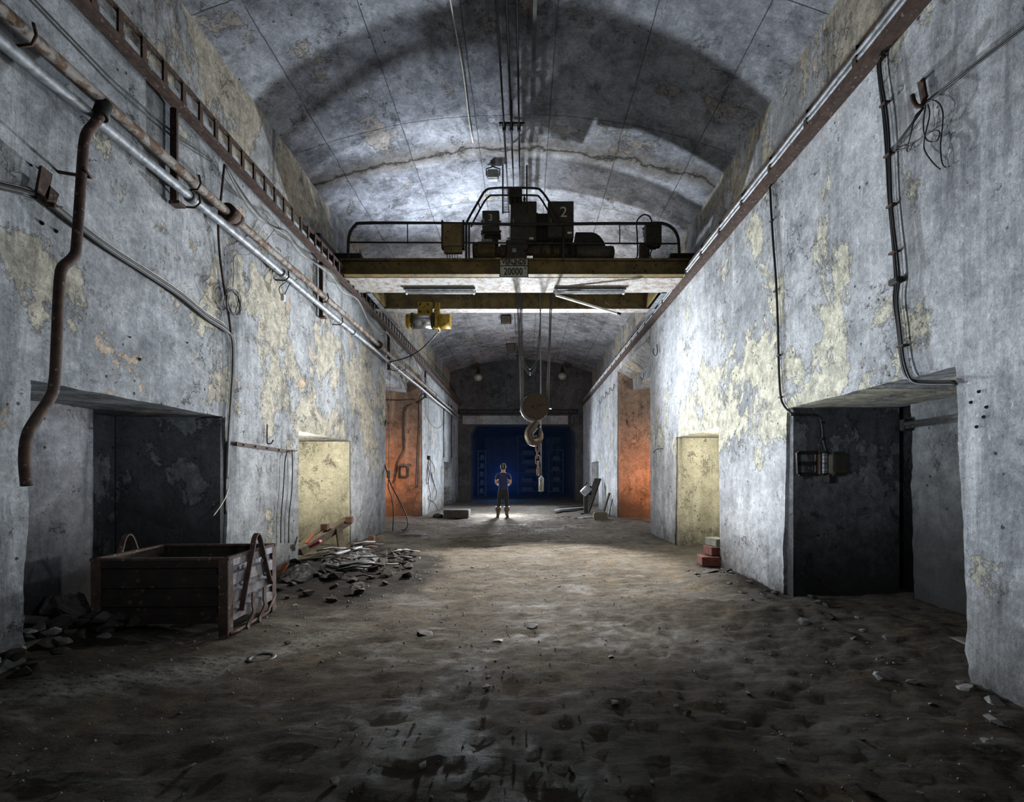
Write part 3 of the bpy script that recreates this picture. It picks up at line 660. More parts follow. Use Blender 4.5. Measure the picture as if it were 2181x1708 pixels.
tag(MB().tube(smooth_path([C(935, 704, YH), C(905, 737, 10.4), C(870, 760, 10.8), C(826, 772, 11.3)], 8), .014, 8).build('supply_cable', M_cable), 'black cable from the yellow hoist to the left wall', 'cable')

# ------------------------------------------------------------------ hook block, ropes, chain, pendant
YHK = 9.7
K = lambda px, py, Y=YHK: P(px, py, Y)
t_ = thing('hook_block', 'heavy round pulley block with a large crane hook', 'crane hook')
c0 = K(1141, 867)
MB().cyl(c0 + Vector((0, -.09, 0)), c0 + Vector((0, -.06, 0)), .275, 48).build('cheek_plate', M_rustdark, t_)
MB().cyl(c0 + Vector((0, .06, 0)), c0 + Vector((0, .09, 0)), .275, 48).build('cheek_plate', M_rustdark, t_)
for dy in (-.03, .03):
    MB().lathe([(.05, -.022), (.27, -.022), (.285, -.02), (.265, 0), (.285, .02), (.27, .022), (.05, .022)], 48, Matrix.Translation(c0 + Vector((-.035, dy, -.025))) @ Matrix.Rotation(math.pi / 2, 4, 'X')).build('sheave', M_silver, t_)
MB().cyl(c0 + Vector((0, -.12, 0)), c0 + Vector((0, -.09, 0)), .035, 16).cyl(c0 + Vector((0, -.128, 0)), c0 + Vector((0, -.12, 0)), .018, 12).build('axle', M_rust, t_)
for s in (-1, 1): MB().beam(c0 + Vector((s * .27, 0, -.02)), c0 + Vector((s * .33, 0, -.09 if s < 0 else -.03)), .05, .02).build('rope_guard', M_silver, t_)
MB().beam(c0 + Vector((-.09, -.1, 0)), c0 + Vector((.2, -.1, .03)), .02, .012).build('cheek_seam', M_black, t_)
pts = [K(1142, 893), K(1140, 902), K(1133, 909), K(1127, 918), K(1126, 930), K(1132, 940), K(1141, 942), K(1149, 937), K(1152, 927), K(1151, 916), K(1149, 908)]
MB().tube(smooth_path(pts, 4), [v for i in range(10) for v in [([.058, .064, .075, .082, .088, .088, .08, .068, .052, .034, .008][i] * (1 - j / 4) + [.058, .064, .075, .082, .088, .088, .08, .068, .052, .034, .008][i + 1] * (j / 4)) for j in range(4)]] + [.008], 14, flat=1.0).build('hook', M_rustdark, t_)
MB().cyl(K(1142, 899), K(1142, 890), .055, 16).build('shank', M_rust, t_)
MB().beam(K(1145, 911, YHK - .07), K(1134, 924, YHK - .07), .03, .035, bev=.006).beam(K(1134, 923, YHK - .07), K(1136, 931, YHK - .07), .03, .03).build('safety_latch', M_silver, t_)
t_ = thing('lifting_chain', 'rusty shackle and chain of big links hanging from the crane hook', 'chain')
def ring(mb, c, w, h, r, ang, n=20):
    pts = []
    for k in range(n):
        a = 2 * math.pi * k / n; x = math.cos(a) * w; z = math.sin(a) * w + (h if math.sin(a) > 0 else -h)
        pts.append(Vector(c) + Vector((x * math.cos(ang), x * math.sin(ang), z)))
    return mb.tube(pts, r, 8, closed=True)
ring(MB(), K(1141, 938, YHK - .02), .055, .04, .022, .4).build('shackle', M_rust, t_)
MB().cyl(K(1136, 947, YHK - .04), K(1149, 945, YHK), .035, 14).build('shackle_pin', M_rust, t_)
for px, py, w_, h_, a_ in ((1145, 954, .06, .03, .9), (1144, 966, .035, .055, 1.5), (1145, 979, .042, .05, .1), (1146, 991, .035, .05, 1.3), (1146, 1004, .035, .055, .9)):
    ring(MB(), K(px, py, YHK), w_ * .95, h_ * .95, .016, a_).build('chain_link', M_rust, t_)
gr = 'wire ropes holding the hook block'
for i, (a0, a1, b0, b1) in enumerate([(1101, 622, 1109.5, 864), (1104, 622, 1111, 862), (1108, 660, 1113.5, 852), (1111, 660, 1115.5, 846), (1172, 622, 1169, 864), (1176, 622, 1167, 862), (1170, 690, 1165, 852), (1173, 640, 1163.5, 846)]):
    A = P(a0, a1, YHK - .05 + .02 * (i % 4)); A = A + (A - P(b0, b1, YHK - .05 + .02 * (i % 4))) * ((5.28 - A.z) / (A.z - P(b0, b1, YHK).z))
    B = P(b0, b1 + 4, YHK - .05 + .02 * (i % 4))
    tag(MB().tube([A, B], .0095 if i in (0, 1, 4, 5) else .0065, 6).build('wire_rope', M_rope), ['leftmost', 'second from left', 'third from left', 'fourth from left', 'fourth from right', 'third from right', 'second from right', 'rightmost'][(0, 1, 2, 3, 7, 6, 5, 4)[i]] + ' of the taut steel ropes holding the hook block', 'rope', gr)
for i, (dx, dz) in enumerate(((0, 0), (-2, 8), (2, 12))):
    tag(MB().tube(smooth_path([P(1110 + i * 2, 625, 10.0), P(1109 + dx, 690, 10), P(1110 + dx, 738, 10), P(1117, 770 + dz, 10), P(1129, 786 + dz, 10), P(1141, 770 + dz, 10), P(1147 - dx, 735, 10), P(1150, 690, 10), P(1152, 625, 10)], 6), .006, 6).build('festoon_cable', M_rope), ['thin festoon cable looping above the hook block, topmost loop', 'thin festoon cable looping above the hook block, middle loop', 'thin festoon cable looping above the hook block, lowest loop'][i], 'cable', 'festoon cable loops')
t_ = thing('pendant_control', 'silver cylindrical pendant control hanging low beside the chain', 'crane control')
a = P(1153, 1016, 10.0); b = P(1152.5, 1047, 10.0)
MB().tube([P(1151, 625, 10.0), P(1152, 800, 10.0), P(1153, 1010, 10.0)], .010, 8).build('cable', M_cablegrey, t_)
MB().tube([P(1149.5, 625, 10.0), P(1150.5, 800, 10.0), P(1152, 1012, 10.0)], .003, 4).build('strain_wire', M_silver, t_)
MB().tube([a + Vector((0, 0, .04)), a, a - Vector((0, 0, .02)), b + Vector((0, 0, .01)), b], [.018, .03, .056, .056, .045], 20).build('housing', M_galv, t_)
q = MB().box(((a.x + b.x) / 2 - .015, 9.948, (a.z + b.z) / 2), (.04, .02, .24), None, .006).build('button_panel', M_black, t_)
for k in range(7): z = a.z - .05 - k * .034; MB().cyl(((a.x + b.x) / 2 - .015, 9.925, z), ((a.x + b.x) / 2 - .015, 9.938, z), .010, 8).build('button', M_chalk, q)
# ------------------------------------------------------------------ conductor bars under the vault
for x, lb in ((-.32, 'left'), (-.205, 'middle'), (-.085, 'right')):
    t_ = thing('conductor_bar', lb + ' of the three dark conductor bars under the vault crown', 'conductor bar', 'conductor bars under the vault')
    MB().cyl((x, -3.5, 6.9), (x, 22.3, 6.9), .014, 8).build('bar', M_black, t_)
    MB().box((x, 9.4, 6.93), (.02, 25.8, .03)).build('carrier', M_black, t_)
for k, y in enumerate((0.2, 3.8, 7.4, 11.0, 14.6, 18.2, 21.8)):
    t_ = thing('bar_hanger', ['nearest', 'second', 'third', 'fourth', 'fifth', 'sixth', 'farthest'][k] + ' dark clamp bracket holding the conductor bars to the vault', 'bracket', 'conductor bar hangers')
    MB().box((-.2, y, 6.97), (.40, .05, .03)).build('crosspiece', M_black, t_)
    for x in (-.32, -.205, -.085): MB().cyl((x, y, 6.86), (x, y, 6.96), .028, 10).build('insulator', M_black, t_)
    MB().cyl((-.2, y, 6.97), (-.2, y, vz(-.2) + .01), .012, 6).build('rod', M_black, t_)
def vp(x, y, d=.03): return Vector((x, y, vz(x) - d))
mb = MB(); mb.tube([vp(-.90 + .012 * math.sin(y * 3), y, .045) for y in [i * .25 for i in range(0, 34)]], .011, 6)
tag(mb.build('ceiling_conduit', M_cablepale), 'thin pale conduit clipped along the vault left of the crown', 'conduit')
tag(MB().box((.13, 2.0, vz(.1) - .09), (.05, 9.5, .04)).build('ceiling_batten', M_black), 'dark batten along the vault, right of the conductor bars', 'batten')
def flood(label, px, py, Y, s=1.0, dark=False):
    a = P(px, py, Y); t_ = thing('floodlight', label, 'lamp', loc=a)
    MB().box((0, 0, 0), (.30 * s, .14, .26 * s), None, .03).build('housing', M_black if dark else M_galv, t_)
    MB().box((0, -.08, -.01), (.25 * s, .02, .20 * s), None, .01).build('glass', M_cab if dark else M_glass, t_)
    z = vz(a.x) - a.z - .06
    MB().tube([(-.17 * s, 0, 0), (-.17 * s, 0, .17 * s), (0, 0, z), (.17 * s, 0, .17 * s), (.17 * s, 0, 0)], .012, 6).build('bracket', M_black, t_)
flood('square floodlight on the vault left of the conductor bars', 1050, 374, 8.9, .75)
flood('small dark floodlight on the vault beyond the crane', 1078, 681, 17.2, 1.3, True)
flood('broken dark floodlight on the vault near the end wall', 1088, 738, 21.0, 1.3, True)
tag(MB().tube([vp(-.85, 17.0, .03), vp(-.80, 19.0, .03), vp(-.76, 21.0, .03)], .01, 5).build('ceiling_wire', M_white), 'pale wire between the two far floodlights on the vault', 'wire')
# ------------------------------------------------------------------ trays along both walls
t_ = thing('cable_tray', 'rusty ladder-shaped cable tray running along the left wall', 'cable tray')
MB().box((-3.28, 10, 4.925), (.09, 27.8, .015)).box((-3.24, 10, 4.945), (.012, 27.8, .05)).build('lower_rail', M_rust, t_)
MB().box((-3.28, 10, 5.20), (.015, 27.8, .045)).box((-3.30, 10, 5.222), (.05, 27.8, .01)).build('upper_rail', M_rust, t_)
for k in range(96):
    y = 1.2 + k * .236; MB().box((-3.27, y, 5.07), (.02, .045, .25)).build('rung', M_rust, t_)
for k, (z, r_) in enumerate(((4.975, .012), (4.99, .008), (5.01, .011), (5.06, .007))):
    tag(MB().tube([(-3.32 - .006 * k, y * .5, z + .014 * math.sin(y * (1.1 + k * .3) + k)) for y in range(-6, 48)], r_, 6).build('tray_cable', M_cablegrey if k % 2 else M_cable), ['thick black cable lying lowest in the left ladder tray', 'grey cable lying second lowest in the left ladder tray', 'black cable lying second highest in the left ladder tray', 'thin grey cable lying topmost in the left ladder tray'][k], 'cable', 'cables in the left tray')
t_ = thing('cable_tray', 'brown steel cable tray running along the right wall', 'cable tray')
MB().box((2.94, 10, 4.95), (.12, 27.8, .02)).box((2.885, 10, 4.98), (.015, 27.8, .07)).build('lower_rail', M_rust, t_)
MB().box((2.93, 10, 5.20), (.03, 27.8, .03)).build('upper_rail', M_rust, t_)
for k in range(34): MB().box((2.90, -.2 + k * .72, 5.09), (.02, .05, .20)).build('clip', M_rust, t_)
for k in range(3):
    tag(MB().tube([(2.925 - .01 * k, y * .36, 5.02 + .05 * k + .009 * abs(math.sin(y * math.pi / 2 + k))) for y in range(-8, 66)], .022, 8).build('tray_cable', M_galv), ['lowest', 'middle', 'topmost'][k] + ' of three thick grey cables in the right wall tray', 'cable', 'cables in the right tray')
for x, lb in ((-3.61, 'left'), (3.28, 'right')):
    tag(MB().box((x, 9.9, 5.235), (.06, 28, .05)).box((x, 9.9, 5.207), (.12, 28, .01)).build('crane_rail', M_rust), 'steel crane rail lying on the %s wall ledge' % lb, 'rail')
# brackets and pipes on the left wall
t_ = thing('wall_pipe', 'upper rust-flaked pipe running along the left wall', 'pipe', 'pipes along the left wall')
def hp(px, py, X): return WX(px, py, X)
za = [(-3.24, y, 4.32 + .012 * math.sin(y * .9)) for y in [i * .5 for i in range(-6, 48)]]
MB().tube(za, .044, 14).build('tube', M_rustpipe, t_)
for y in (5.17, 10.45): MB().cyl((-3.24, y - .06, 4.32), (-3.24, y + .06, 4.32), .088, 20).cyl((-3.24, y + .07, 4.32), (-3.24, y + .14, 4.32), .078, 20).build('coupling', M_rust, t_)
for y in (3.05, 4.6, 7.6, 12.6, 17): MB().tube([(-3.4, y, 4.22), (-3.2, y, 4.24), (-3.17, y, 4.30), (-3.19, y, 4.38)], .010, 6).build('bracket', M_rust, t_)
t_ = thing('wall_pipe', 'lower silvery galvanised pipe running along the left wall', 'pipe', 'pipes along the left wall')
MB().tube([(-3.28, y, 4.17 + .008 * math.sin(y * 1.3 + 1)) for y in [i * .5 for i in range(-6, 48)]], .043, 14).build('tube', M_galv, t_)
for y in (4.62, 6.35, 9.0, 11.4): MB().cyl((-3.28, y - .03, 4.17), (-3.28, y + .03, 4.17), .056, 16).build('coupling', M_galv, t_)
for y in (4.65, 6.4, 8.3, 12.0): MB().tube([(-3.4, y, 4.10), (-3.26, y, 4.09), (-3.21, y, 4.14), (-3.22, y, 4.22)], .010, 6).build('bracket', M_rust, t_)
for px, y0, y1, lb in ((371, 236, 398, 'nearest'), (683, 548, 645, 'second nearest'), (827, 700, 765, 'third nearest'), (905, 790, 838, 'farthest')):
    a = hp(px, y0, -3.35); b = Vector((a.x, a.y, 4.02))
    tag(MB().box((a.x, a.y, (4.93 + 4.02) / 2), (.03, .07, .91)).box((a.x + .02, a.y - .03, 4.475), (.06, .015, .91)).box((a.x + .03, a.y, 4.03), (.1, .09, .03)).build('pipe_bracket', M_rust), lb + ' upright steel bracket carrying the left wall pipes', 'bracket', 'pipe brackets on the left wall')
# vertical rusty downpipe
t_ = thing('downpipe', 'rusty bent downpipe descending the left wall into the recess', 'pipe')
dp = [(219, 228), (214, 245), (200, 265), (186, 282), (179, 305), (175, 350), (169, 440), (163, 520), (160, 542), (148, 556), (134, 568), (128, 590), (124, 650), (120, 750), (116, 815), (108, 845), (80, 888), (62, 918), (54, 950), (53, 990), (57, 1035)]
MB().tube(smooth_path([hp(a_, b_, -3.22) for a_, b_ in dp], 3), .031, 12).build('tube', M_rust, t_)
MB().cyl(hp(223, 220, -3.23), hp(213, 248, -3.22), .050, 14).build('elbow', M_black, t_)
a = hp(176, 366, -3.22); MB().tube([(-3.4, a.y, a.z), (-3.2, a.y + .05, a.z - .01), (-3.17, a.y - .05, a.z)], .012, 6).build('clamp', M_rust, t_)
# cable bundle sweeping down the left wall
bp = [(-60, 375), (0, 392), (55, 406), (105, 428), (165, 475), (235, 527), (330, 588), (385, 625), (440, 670), (478, 695), (492, 722), (494, 780), (489, 860), (484, 940), (481, 1020), (480, 1095)]
for k, (dy, r_, m_, lb, cut) in enumerate(((0, .014, M_cable, 'thick black cable sweeping down the left wall beside the recess', 16), (5, .012, M_cablegrey, 'grey cable in the bundle sweeping down the left wall', 15), (-4, .006, M_cablepale, 'thin pale cable atop the bundle sweeping down the left wall', 14), (9, .009, M_cable, 'thin black cable under the bundle sweeping down the left wall', 15))):
    tag(MB().tube(smooth_path([LW(a_ + (dy * .5 if i > 9 else 0), b_ + (dy if i <= 9 else 0), .035 + .012 * (k % 2)) for i, (a_, b_) in enumerate(bp[:cut])], 5), r_, 8).build('wall_cable', m_), lb, 'cable', 'cable bundle on the left wall')
tag(MB().tube(smooth_path([LW(488, 1035, .04), LW(480, 1060, .08), LW(468, 1080, .12), LW(455, 1098, .14)], 5), .006, 6).build('loose_wire', M_cablepale), 'pale frayed wire end curling away at the edge of the left recess', 'wire')
tag(MB().tube(smooth_path([LW(478, 350, .12), LW(472, 410, .08), LW(465, 475, .06), LW(468, 540, .04), LW(477, 610, .04), (LW(487, 670, .04)), LW(492, 712, .05)], 5), .012, 8).build('wall_cable', M_rust), 'brown cable dropping from the tray to the bundle on the left wall', 'cable')
for j, (px, py, h_) in enumerate(((96, 362, 56), (111, 404, 26))):
    a = LW(px + 2, py, .06); b = LW(px - 8, py + h_, .06)
    tag(MB().beam(a, b, .02, .075, up=(0, 1, 0)).beam(b, LW(px - 5, py + h_ + 8, .10), .05, .012).beam(LW(px - 5, py + h_ + 8, .10), LW(px + 14, py + h_ + 10, .08), .05, .012).build('cable_hook', M_rust), ['tall flat steel hook holding the cable bundle, left wall', 'short flat steel hook beside the tall one, left wall'][j], 'hook')
t_ = thing('cable_coil', 'coil of thin grey wire hung on the left wall', 'wire coil')
for k in range(7):
    c0 = LW(497 + (k % 3 - 1) * 2, 642 + (k % 4) * 2, .05 + .012 * k)
    MB().tube([c0 + Vector((.012 * math.sin(a * 3 + k), math.cos(a) * (.10 + .008 * k), math.sin(a) * (.13 + .01 * (k % 3)))) for a in [i * 2 * math.pi / 28 for i in range(28)]], .0045, 5, closed=True).build('wire_loop', M_cablegrey if k % 2 else M_cable, t_)
tag(MB().tube(smooth_path([LW(585, 488, .1), LW(560, 520, .08), LW(530, 542, .08), LW(500, 544, .05), LW(498, 580, .05), LW(496, 612, .05)], 5), .0045, 5).build('hanging_wire', M_cablegrey), 'thin wire from the tray to the coil on the left wall', 'wire')
# tray drop loops
pts = [(480, 352), (510, 400), (545, 448), (578, 480), (612, 494), (640, 530), (670, 558), (706, 578), (730, 612), (762, 637), (785, 675), (810, 702), (826, 708), (845, 740), (868, 765), (880, 760), (900, 800), (925, 822)]
for k in range(4):
    lb = ['uppermost', 'second', 'third', 'lowest'][k]
    tag(MB().tube(smooth_path([hp(a_, b_ + (0, 4, 9, 14)[k] * (1 if i % 3 else .2), -3.26 + .01 * k) for i, (a_, b_) in enumerate(pts)], 4), .0055 if k else .009, 5).build('drooping_cable', (M_cable, M_cablegrey, M_cablepale, M_cablegrey)[k]), lb + ' of the cables drooping in loops under the left tray', 'cable', 'cables drooping under the left tray')
for dy, lb in ((0, 'upper'), (10, 'lower')):
    tag(MB().tube([LW(-40, -110 + dy, .02), LW(75, 0 + dy, .02), LW(160, 88 + dy, .02), LW(250, 180 + dy * 1.2, .03), LW(370, 285 + dy, .03), LW(465, 350 + dy * .5, .04)], .005, 5).build('wall_wire', M_cable), lb + ' of two thin wires stretched below the left tray', 'wire', 'thin wires below the left tray')
t_ = thing('switch_plug', 'small white plug on a cable loop under the silvery pipe', 'plug')
MB().box(LW(603, 634, .1), (.05, .06, .10), None, .01).build('body', M_white, t_)
MB().tube(smooth_path([LW(598, 628, .1), LW(595, 612, .1), LW(615, 594, .12), LW(604, 580, .14), LW(585, 572, .14)], 5), .006, 6).tube([LW(606, 628, .1), LW(616, 606, .12), LW(632, 595, .14)], .006, 6).build('cable', M_cable, t_)
# strip bracket with hanging cables left of the lit niche
t_ = thing('strip_bracket', 'flat perforated steel strip fixed across the left wall beside the niche', 'bracket')
MB().beam(LW(503, 945, .05), LW(618, 962, .05), .02, .045).build('strip', M_rust, t_)
for px in (520, 545, 570, 595): a = LW(px, 945 + (px - 503) * .148, .065); MB().cyl(a, a + Vector((.012, 0, 0)), .012, 8).build('bolt', M_black, t_)
MB().tube([LW(612, 961, .06), LW(632, 960, .02)], .012, 6).build('pin', M_rust, t_)
for k, (x0, x1, lb) in enumerate(((610, 598, 'left'), (620, 615, 'right'))):
    tag(MB().tube(smooth_path([LW(x0 + 2, 960, .06), LW(x0 - (3 if k == 0 else -3), 985, .06), LW(x0 - (6 if k == 0 else -2), 1040, .05), LW(x1 + 1, 1100, .05), LW(x1, 1156, .05)], 5), .009, 6).build('hanging_cable', M_cable), lb + ' of two black cables hanging from the perforated strip', 'cable', 'cables hanging from the strip')
tag(MB().tube(smooth_path([LW(569, 904, .03), LW(569, 940, .04), LW(572, 945, .07), LW(578, 944, .09), LW(582, 937, .1)], 4), .009, 6).build('wall_hook', M_rust), 'small rusty hook above the perforated strip', 'hook')
tag(MB().tube(smooth_path([P(475, 888, 5.25), P(430, 890, 5.3), P(410, 900, 5.32), P(395, 925, 5.32), P(383, 950, 5.32), P(380, 975, 5.32)], 5), .008, 6).build('hanging_cable', M_cable), 'thin black cable hanging inside the left recess', 'cable')
# hanging ropes and cables at the left bay mouth
YB = 11.45
t_ = thing('pull_switch', 'plug hanging on a long cord at the mouth of the left bay', 'plug')
MB().tube([P(831, 770, YB), P(829, 900, YB), P(828, 1000, YB)], .006, 6).build('cord', M_cablegrey, t_)
MB().box(P(828, 1010, YB), (.09, .06, .19), None, .02).build('body', M_glass, t_)
tag(MB().tube(smooth_path([P(822, 895, YB), P(818, 915, YB), P(811, 930, YB), P(813, 960, YB), P(820, 990, YB), P(832, 1030, YB), P(850, 1065, YB), P(866, 1100, YB), P(868, 1120, YB - .1), P(855, 1136, YB - .2)], 6), .015, 8).build('hanging_cable', M_cable), 'thick black cable curving from the left bay edge to the floor', 'cable')
tag(MB().tube(smooth_path([P(828, 1020, YB), P(827, 1038, YB), P(834, 1058, YB), P(838, 1090, YB), P(836, 1137, YB)], 6), .012, 8).build('hanging_cable', M_cable), 'black cable dropping from the hanging plug to the floor', 'cable')
def TL(px, py): s_ = (px - VX) / 1000; return P(px, py, 17.04 / (1 - .432 * s_) - .06)
def TR(px, py): s_ = (px - VX) / 1000; return P(px, py, 16.42 / (1 + .432 * s_) - .06)
tag(MB().tube(smooth_path([P(905, 845, 14.2), TL(890, 856), TL(865, 866), TL(858, 885), TL(858, 940), TL(858, 960), TL(845, 985), TL(841, 1010), TL(836, 1030)], 5), .026, 8).build('wall_cable', M_cable), 'thick black cable curving down the orange-lit wall of the left bay', 'cable')
tag(MB().tube(smooth_path([P(903, 838, 14.6), TL(893, 850), TL(891, 900), TL(888, 970), TL(885, 1040)], 5), .018, 8).build('wall_cable', M_cable), 'straight black cable on the right side of the left bay orange-lit wall', 'cable')
tag(MB().tube([TL(822, 851), TL(850, 852), TL(880, 850)], .02, 8).build('wall_cable', M_cable), 'horizontal black cable atop the left bay orange-lit wall', 'cable')
def frame(label, f, x0, y0, x1, y1, mid=True, th=.04):
    t2 = thing('switchboard', label, 'switchboard')
    a, b, c_, d_ = f(x0, y0), f(x1, y0), f(x1, y1), f(x0, y1)
    for p_, q_ in ((a, b), (b, c_), (c_, d_), (d_, a)): MB().beam(p_, q_, th, th).build('bar', M_black, t2)
    if mid: MB().beam(f(x0, (y0 + y1) / 2), f(x1, (y0 + y1) / 2), th, th).build('crossbar', M_black, t2)
    return t2
frame('empty metal box frame on the orange-lit wall of the left bay', TL, 849, 994, 866, 1018, False)
# tangle of cable on the pier right of the left bay
t_ = thing('cable_tangle', 'tangled black cable hung on the white pier beside the left bay', 'cable tangle')
MB().box(LW(914, 975, .06), (.1, .18, .14), None, .02).build('holder', M_black, t_)
tg = [[(914, 975), (923, 990), (925, 1004), (918, 1010), (913, 1000), (916, 985)], [(913, 978), (911, 1010), (914, 1040), (917, 1060), (913, 1085)], [(916, 975), (919, 1015), (926, 1035), (930, 1050), (926, 1065), (919, 1066), (913, 1060), (922, 1048), (924, 1030), (918, 1005)], [(919, 1066), (926, 1072), (932, 1085), (938, 1098)], [(912, 980), (908, 1020), (911, 1030), (916, 1000)]]
for q in tg: MB().tube(smooth_path([LW(a_, b_, .05) for a_, b_ in q], 5), .012, 6).build('cable', M_cable, t_)
tag(MB().tube(smooth_path([LW(903, 840, .05), LW(908, 880, .04), LW(920, 905, .03), (LW(935, 912, .03)), LW(944, 900, .03)], 5), .008, 5).build('drooping_cable', M_cable), 'thin cable drooping across the top of the far left pier', 'cable')
for px in (945.5, 962): tag(MB().tube([LW(px, 862, .03), LW(px, 975, .03)], .02, 6).build('wall_conduit', M_cable), ('conduit on the near edge' if px < 950 else 'conduit on the far edge') + ' of the far left doorway', 'conduit')
frame('small switch frame inside the far left doorway', lambda a_, b_: WX(a_, b_, -4.27), 950, 1008, 957, 1020)
frame('small switch frame inside the far right doorway', lambda a_, b_: WX(a_, b_, 3.92), 1264, 1007, 1272, 1018)

# ------------------------------------------------------------------ right wall fittings
ca = [(1632, 366), (1639, 390), (1642, 440), (1647, 520), (1653, 600), (1657, 700), (1659, 790), (1663, 845), (1671, 866), (1686, 880)]
YB2 = 5.285
path = [RW(a_, b_, .03) for a_, b_ in ca] + [P(1705, 883, YB2 - .02), P(1736, 884, YB2), P(1748, 892, YB2), P(1752, 915, YB2), P(1753, 935, YB2), P(1760, 962, YB2)]
t_ = thing('wall_cable', 'single black cable down the right wall into the dark recess', 'cable')
MB().tube(smooth_path(path, 5), .013, 8).build('cable', M_cable, t_)
for a_, b_ in ((1643, 470), (1651, 620), (1659, 757), (1662, 846), (1640, 395)):
    q = RW(a_, b_, .03); MB().box(q, (.03, .06, .02), None, .004).build('clip', M_black, t_)
for a_, b_ in ((1688, 883), (1733, 884), (1752, 900), (1753, 935)):
    q = P(a_, b_, YB2); MB().box(q, (.05, .03, .03), None, .004).build('clip', M_black, t_)
cb_ = [(1880, 60), (1877, 95), (1873, 130), (1874, 165), (1880, 215), (1886, 260), (1892, 330), (1896, 420), (1900, 480), (1906, 545), (1910, 596), (1908, 640), (1915, 700), (1920, 760), (1928, 795), (1942, 808), (1975, 812), (2036, 812)]
for k, (dx, lb) in enumerate(((-3, 'leftmost'), (0, 'middle'), (4, 'rightmost'))):
    jj = [RW(a_ + dx * (1 + .4 * math.sin(i * 1.3 + k)), b_ + (k * 3 if i > 14 else 0), .03 + .01 * k) for i, (a_, b_) in enumerate(cb_)]
    tag(MB().tube(smooth_path(jj, 5), .008 + .002 * (k == 0), 6).build('wall_cable', M_cable), lb + ' of the three cables clipped down the near right wall', 'cable', 'cables down the near right wall')
for k, (a_, b_) in enumerate(((1876, 125), (1884, 222), (1893, 330), (1899, 438), (1904, 538), (1922, 737))):
    tag(MB().box(RW(a_, b_, .035), (.05, .07, .018), None, .004).build('cable_clip', M_rust), ['topmost', 'second', 'third', 'fourth', 'fifth', 'lowest'][k] + ' clip of the near right wall cables', 'clip', 'clips on the right wall cables')
tag(MB().box(RW(1908, 599, .04), (.06, .10, .05), None, .01).build('cable_clamp', M_black), 'square black clamp halfway down the near right wall cables', 'clamp')
tag(MB().box(RW(1883, 85, .05), (.06, .12, .06), None, .01).build('junction_block', M_rust), 'rusty block where the near cables leave the right tray', 'block')
a = RW(1962, 172, .05); b = RW(1969, 213, .05)
tag(MB().beam(a, b, .02, .045, up=(0, 1, 0)).tube(smooth_path([RW(1970, 211, .05), RW(1964, 224, .08), RW(1953, 226, .1), RW(1946, 216, .12), RW(1943, 203, .12)], 4), .016, 6).beam(RW(1958, 176, 0), RW(1966, 172, .06), .03, .01).build('cable_hook', M_rust), 'curved flat steel hook high on the near right wall', 'hook')
for dy, lb in ((0, 'upper'), (5, 'lower')):
    tag(MB().tube([RW(1968, 219 + dy, .05), RW(2060, 147 + dy, .05), RW(2181, 55 + dy, .05), RW(2420, -125 + dy, .05)], .006, 6).build('taut_cable', M_cable), lb + ' of two taut cables rising from the hook to the right', 'cable', 'taut cables on the near right wall')
    tag(MB().tube([RW(1968, 224 + dy, .05), RW(1945, 258 + dy, .05), RW(1915, 298 + dy, .05), RW(1897, 318 + dy, .04)], .0055, 6).build('stay_wire', M_cable), lb + ' of two wires between the hook and the clipped cables', 'wire', 'wires from the hook')
for k, (q, lb) in enumerate(((([(1972, 222), (1968, 250), (1967, 275), (1972, 295), (1982, 302), (1995, 300), (2002, 285), (1995, 278), (1975, 285), (1955, 298), (1935, 312), (1915, 320), (1900, 322)]), 'loose wire looping in a ring below the hook'), ([(1976, 222), (1980, 245), (1970, 290), (1968, 315), (1978, 335), (1992, 352), (2003, 361)], 'loose wire hanging in a long drop below the hook'), ([(1980, 212), (1998, 218), (2008, 240), (2006, 280), (2003, 310), (2006, 345), (2014, 357), (2022, 354)], 'loose wire hanging farthest right of the hook'), ([(1960, 235), (1948, 250), (1940, 285), (1932, 318), (1936, 322), (1945, 305)], 'short loose wire hanging left of the hook'))):
    tag(MB().tube(smooth_path([RW(a_, b_, .04 + .01 * (i % 3)) for i, (a_, b_) in enumerate(q)], 5), .0045, 5).build('loose_wire', M_cable), lb, 'wire')
for dy, lb in ((0, 'upper'), (8, 'lower')):
    tag(MB().tube(smooth_path([RW(1855, 135, .05), RW(1820, 172 + dy, .04), RW(1740, 262 + dy, .03), RW(1645, 372 + dy * .5, .04), RW(1560, 475 + dy, .03), RW(1480, 566, .06)], 5), .0045, 5).build('wall_wire', M_cable), lb + ' of two thin wires stretched below the right tray', 'wire', 'thin wires below the right tray')
t_ = thing('fuse_box', 'dark fuse box with an open frame on the right recess wall', 'electrical box')
f = lambda a_, b_: P(a_, b_, YB2 - .02)
for p_, q_ in (((1699, 964), (1740, 964)), ((1699, 964), (1701, 1010)), ((1701, 1010), (1745, 1010)), ((1700, 987), (1740, 987))): MB().beam(f(*p_), f(*q_), .03, .04).build('frame_bar', M_black, t_)
MB().box(P(1745, 988, 5.28), (.09, .12, .25), None, .02).build('fuse_carrier', M_rust, t_)
MB().box(P(1780, 988, 5.25), (.21, .2, .27), None, .04).build('housing', M_cab, t_)
q = MB().box(P(1757, 987, 5.16), (.05, .03, .22), None, .012).build('terminal_strip', M_galv, t_)
for k in range(5): MB().box(P(1757, 969 + k * 9, 5.14), (.055, .008, .006)).build('groove', M_black, q)
MB().box(P(1767, 1019, 5.25), (.09, .1, .1), None, .01).build('cable_entry', M_black, t_)
t_ = thing('wall_tube', 'chrome tube spanning the top of the right recess', 'tube')
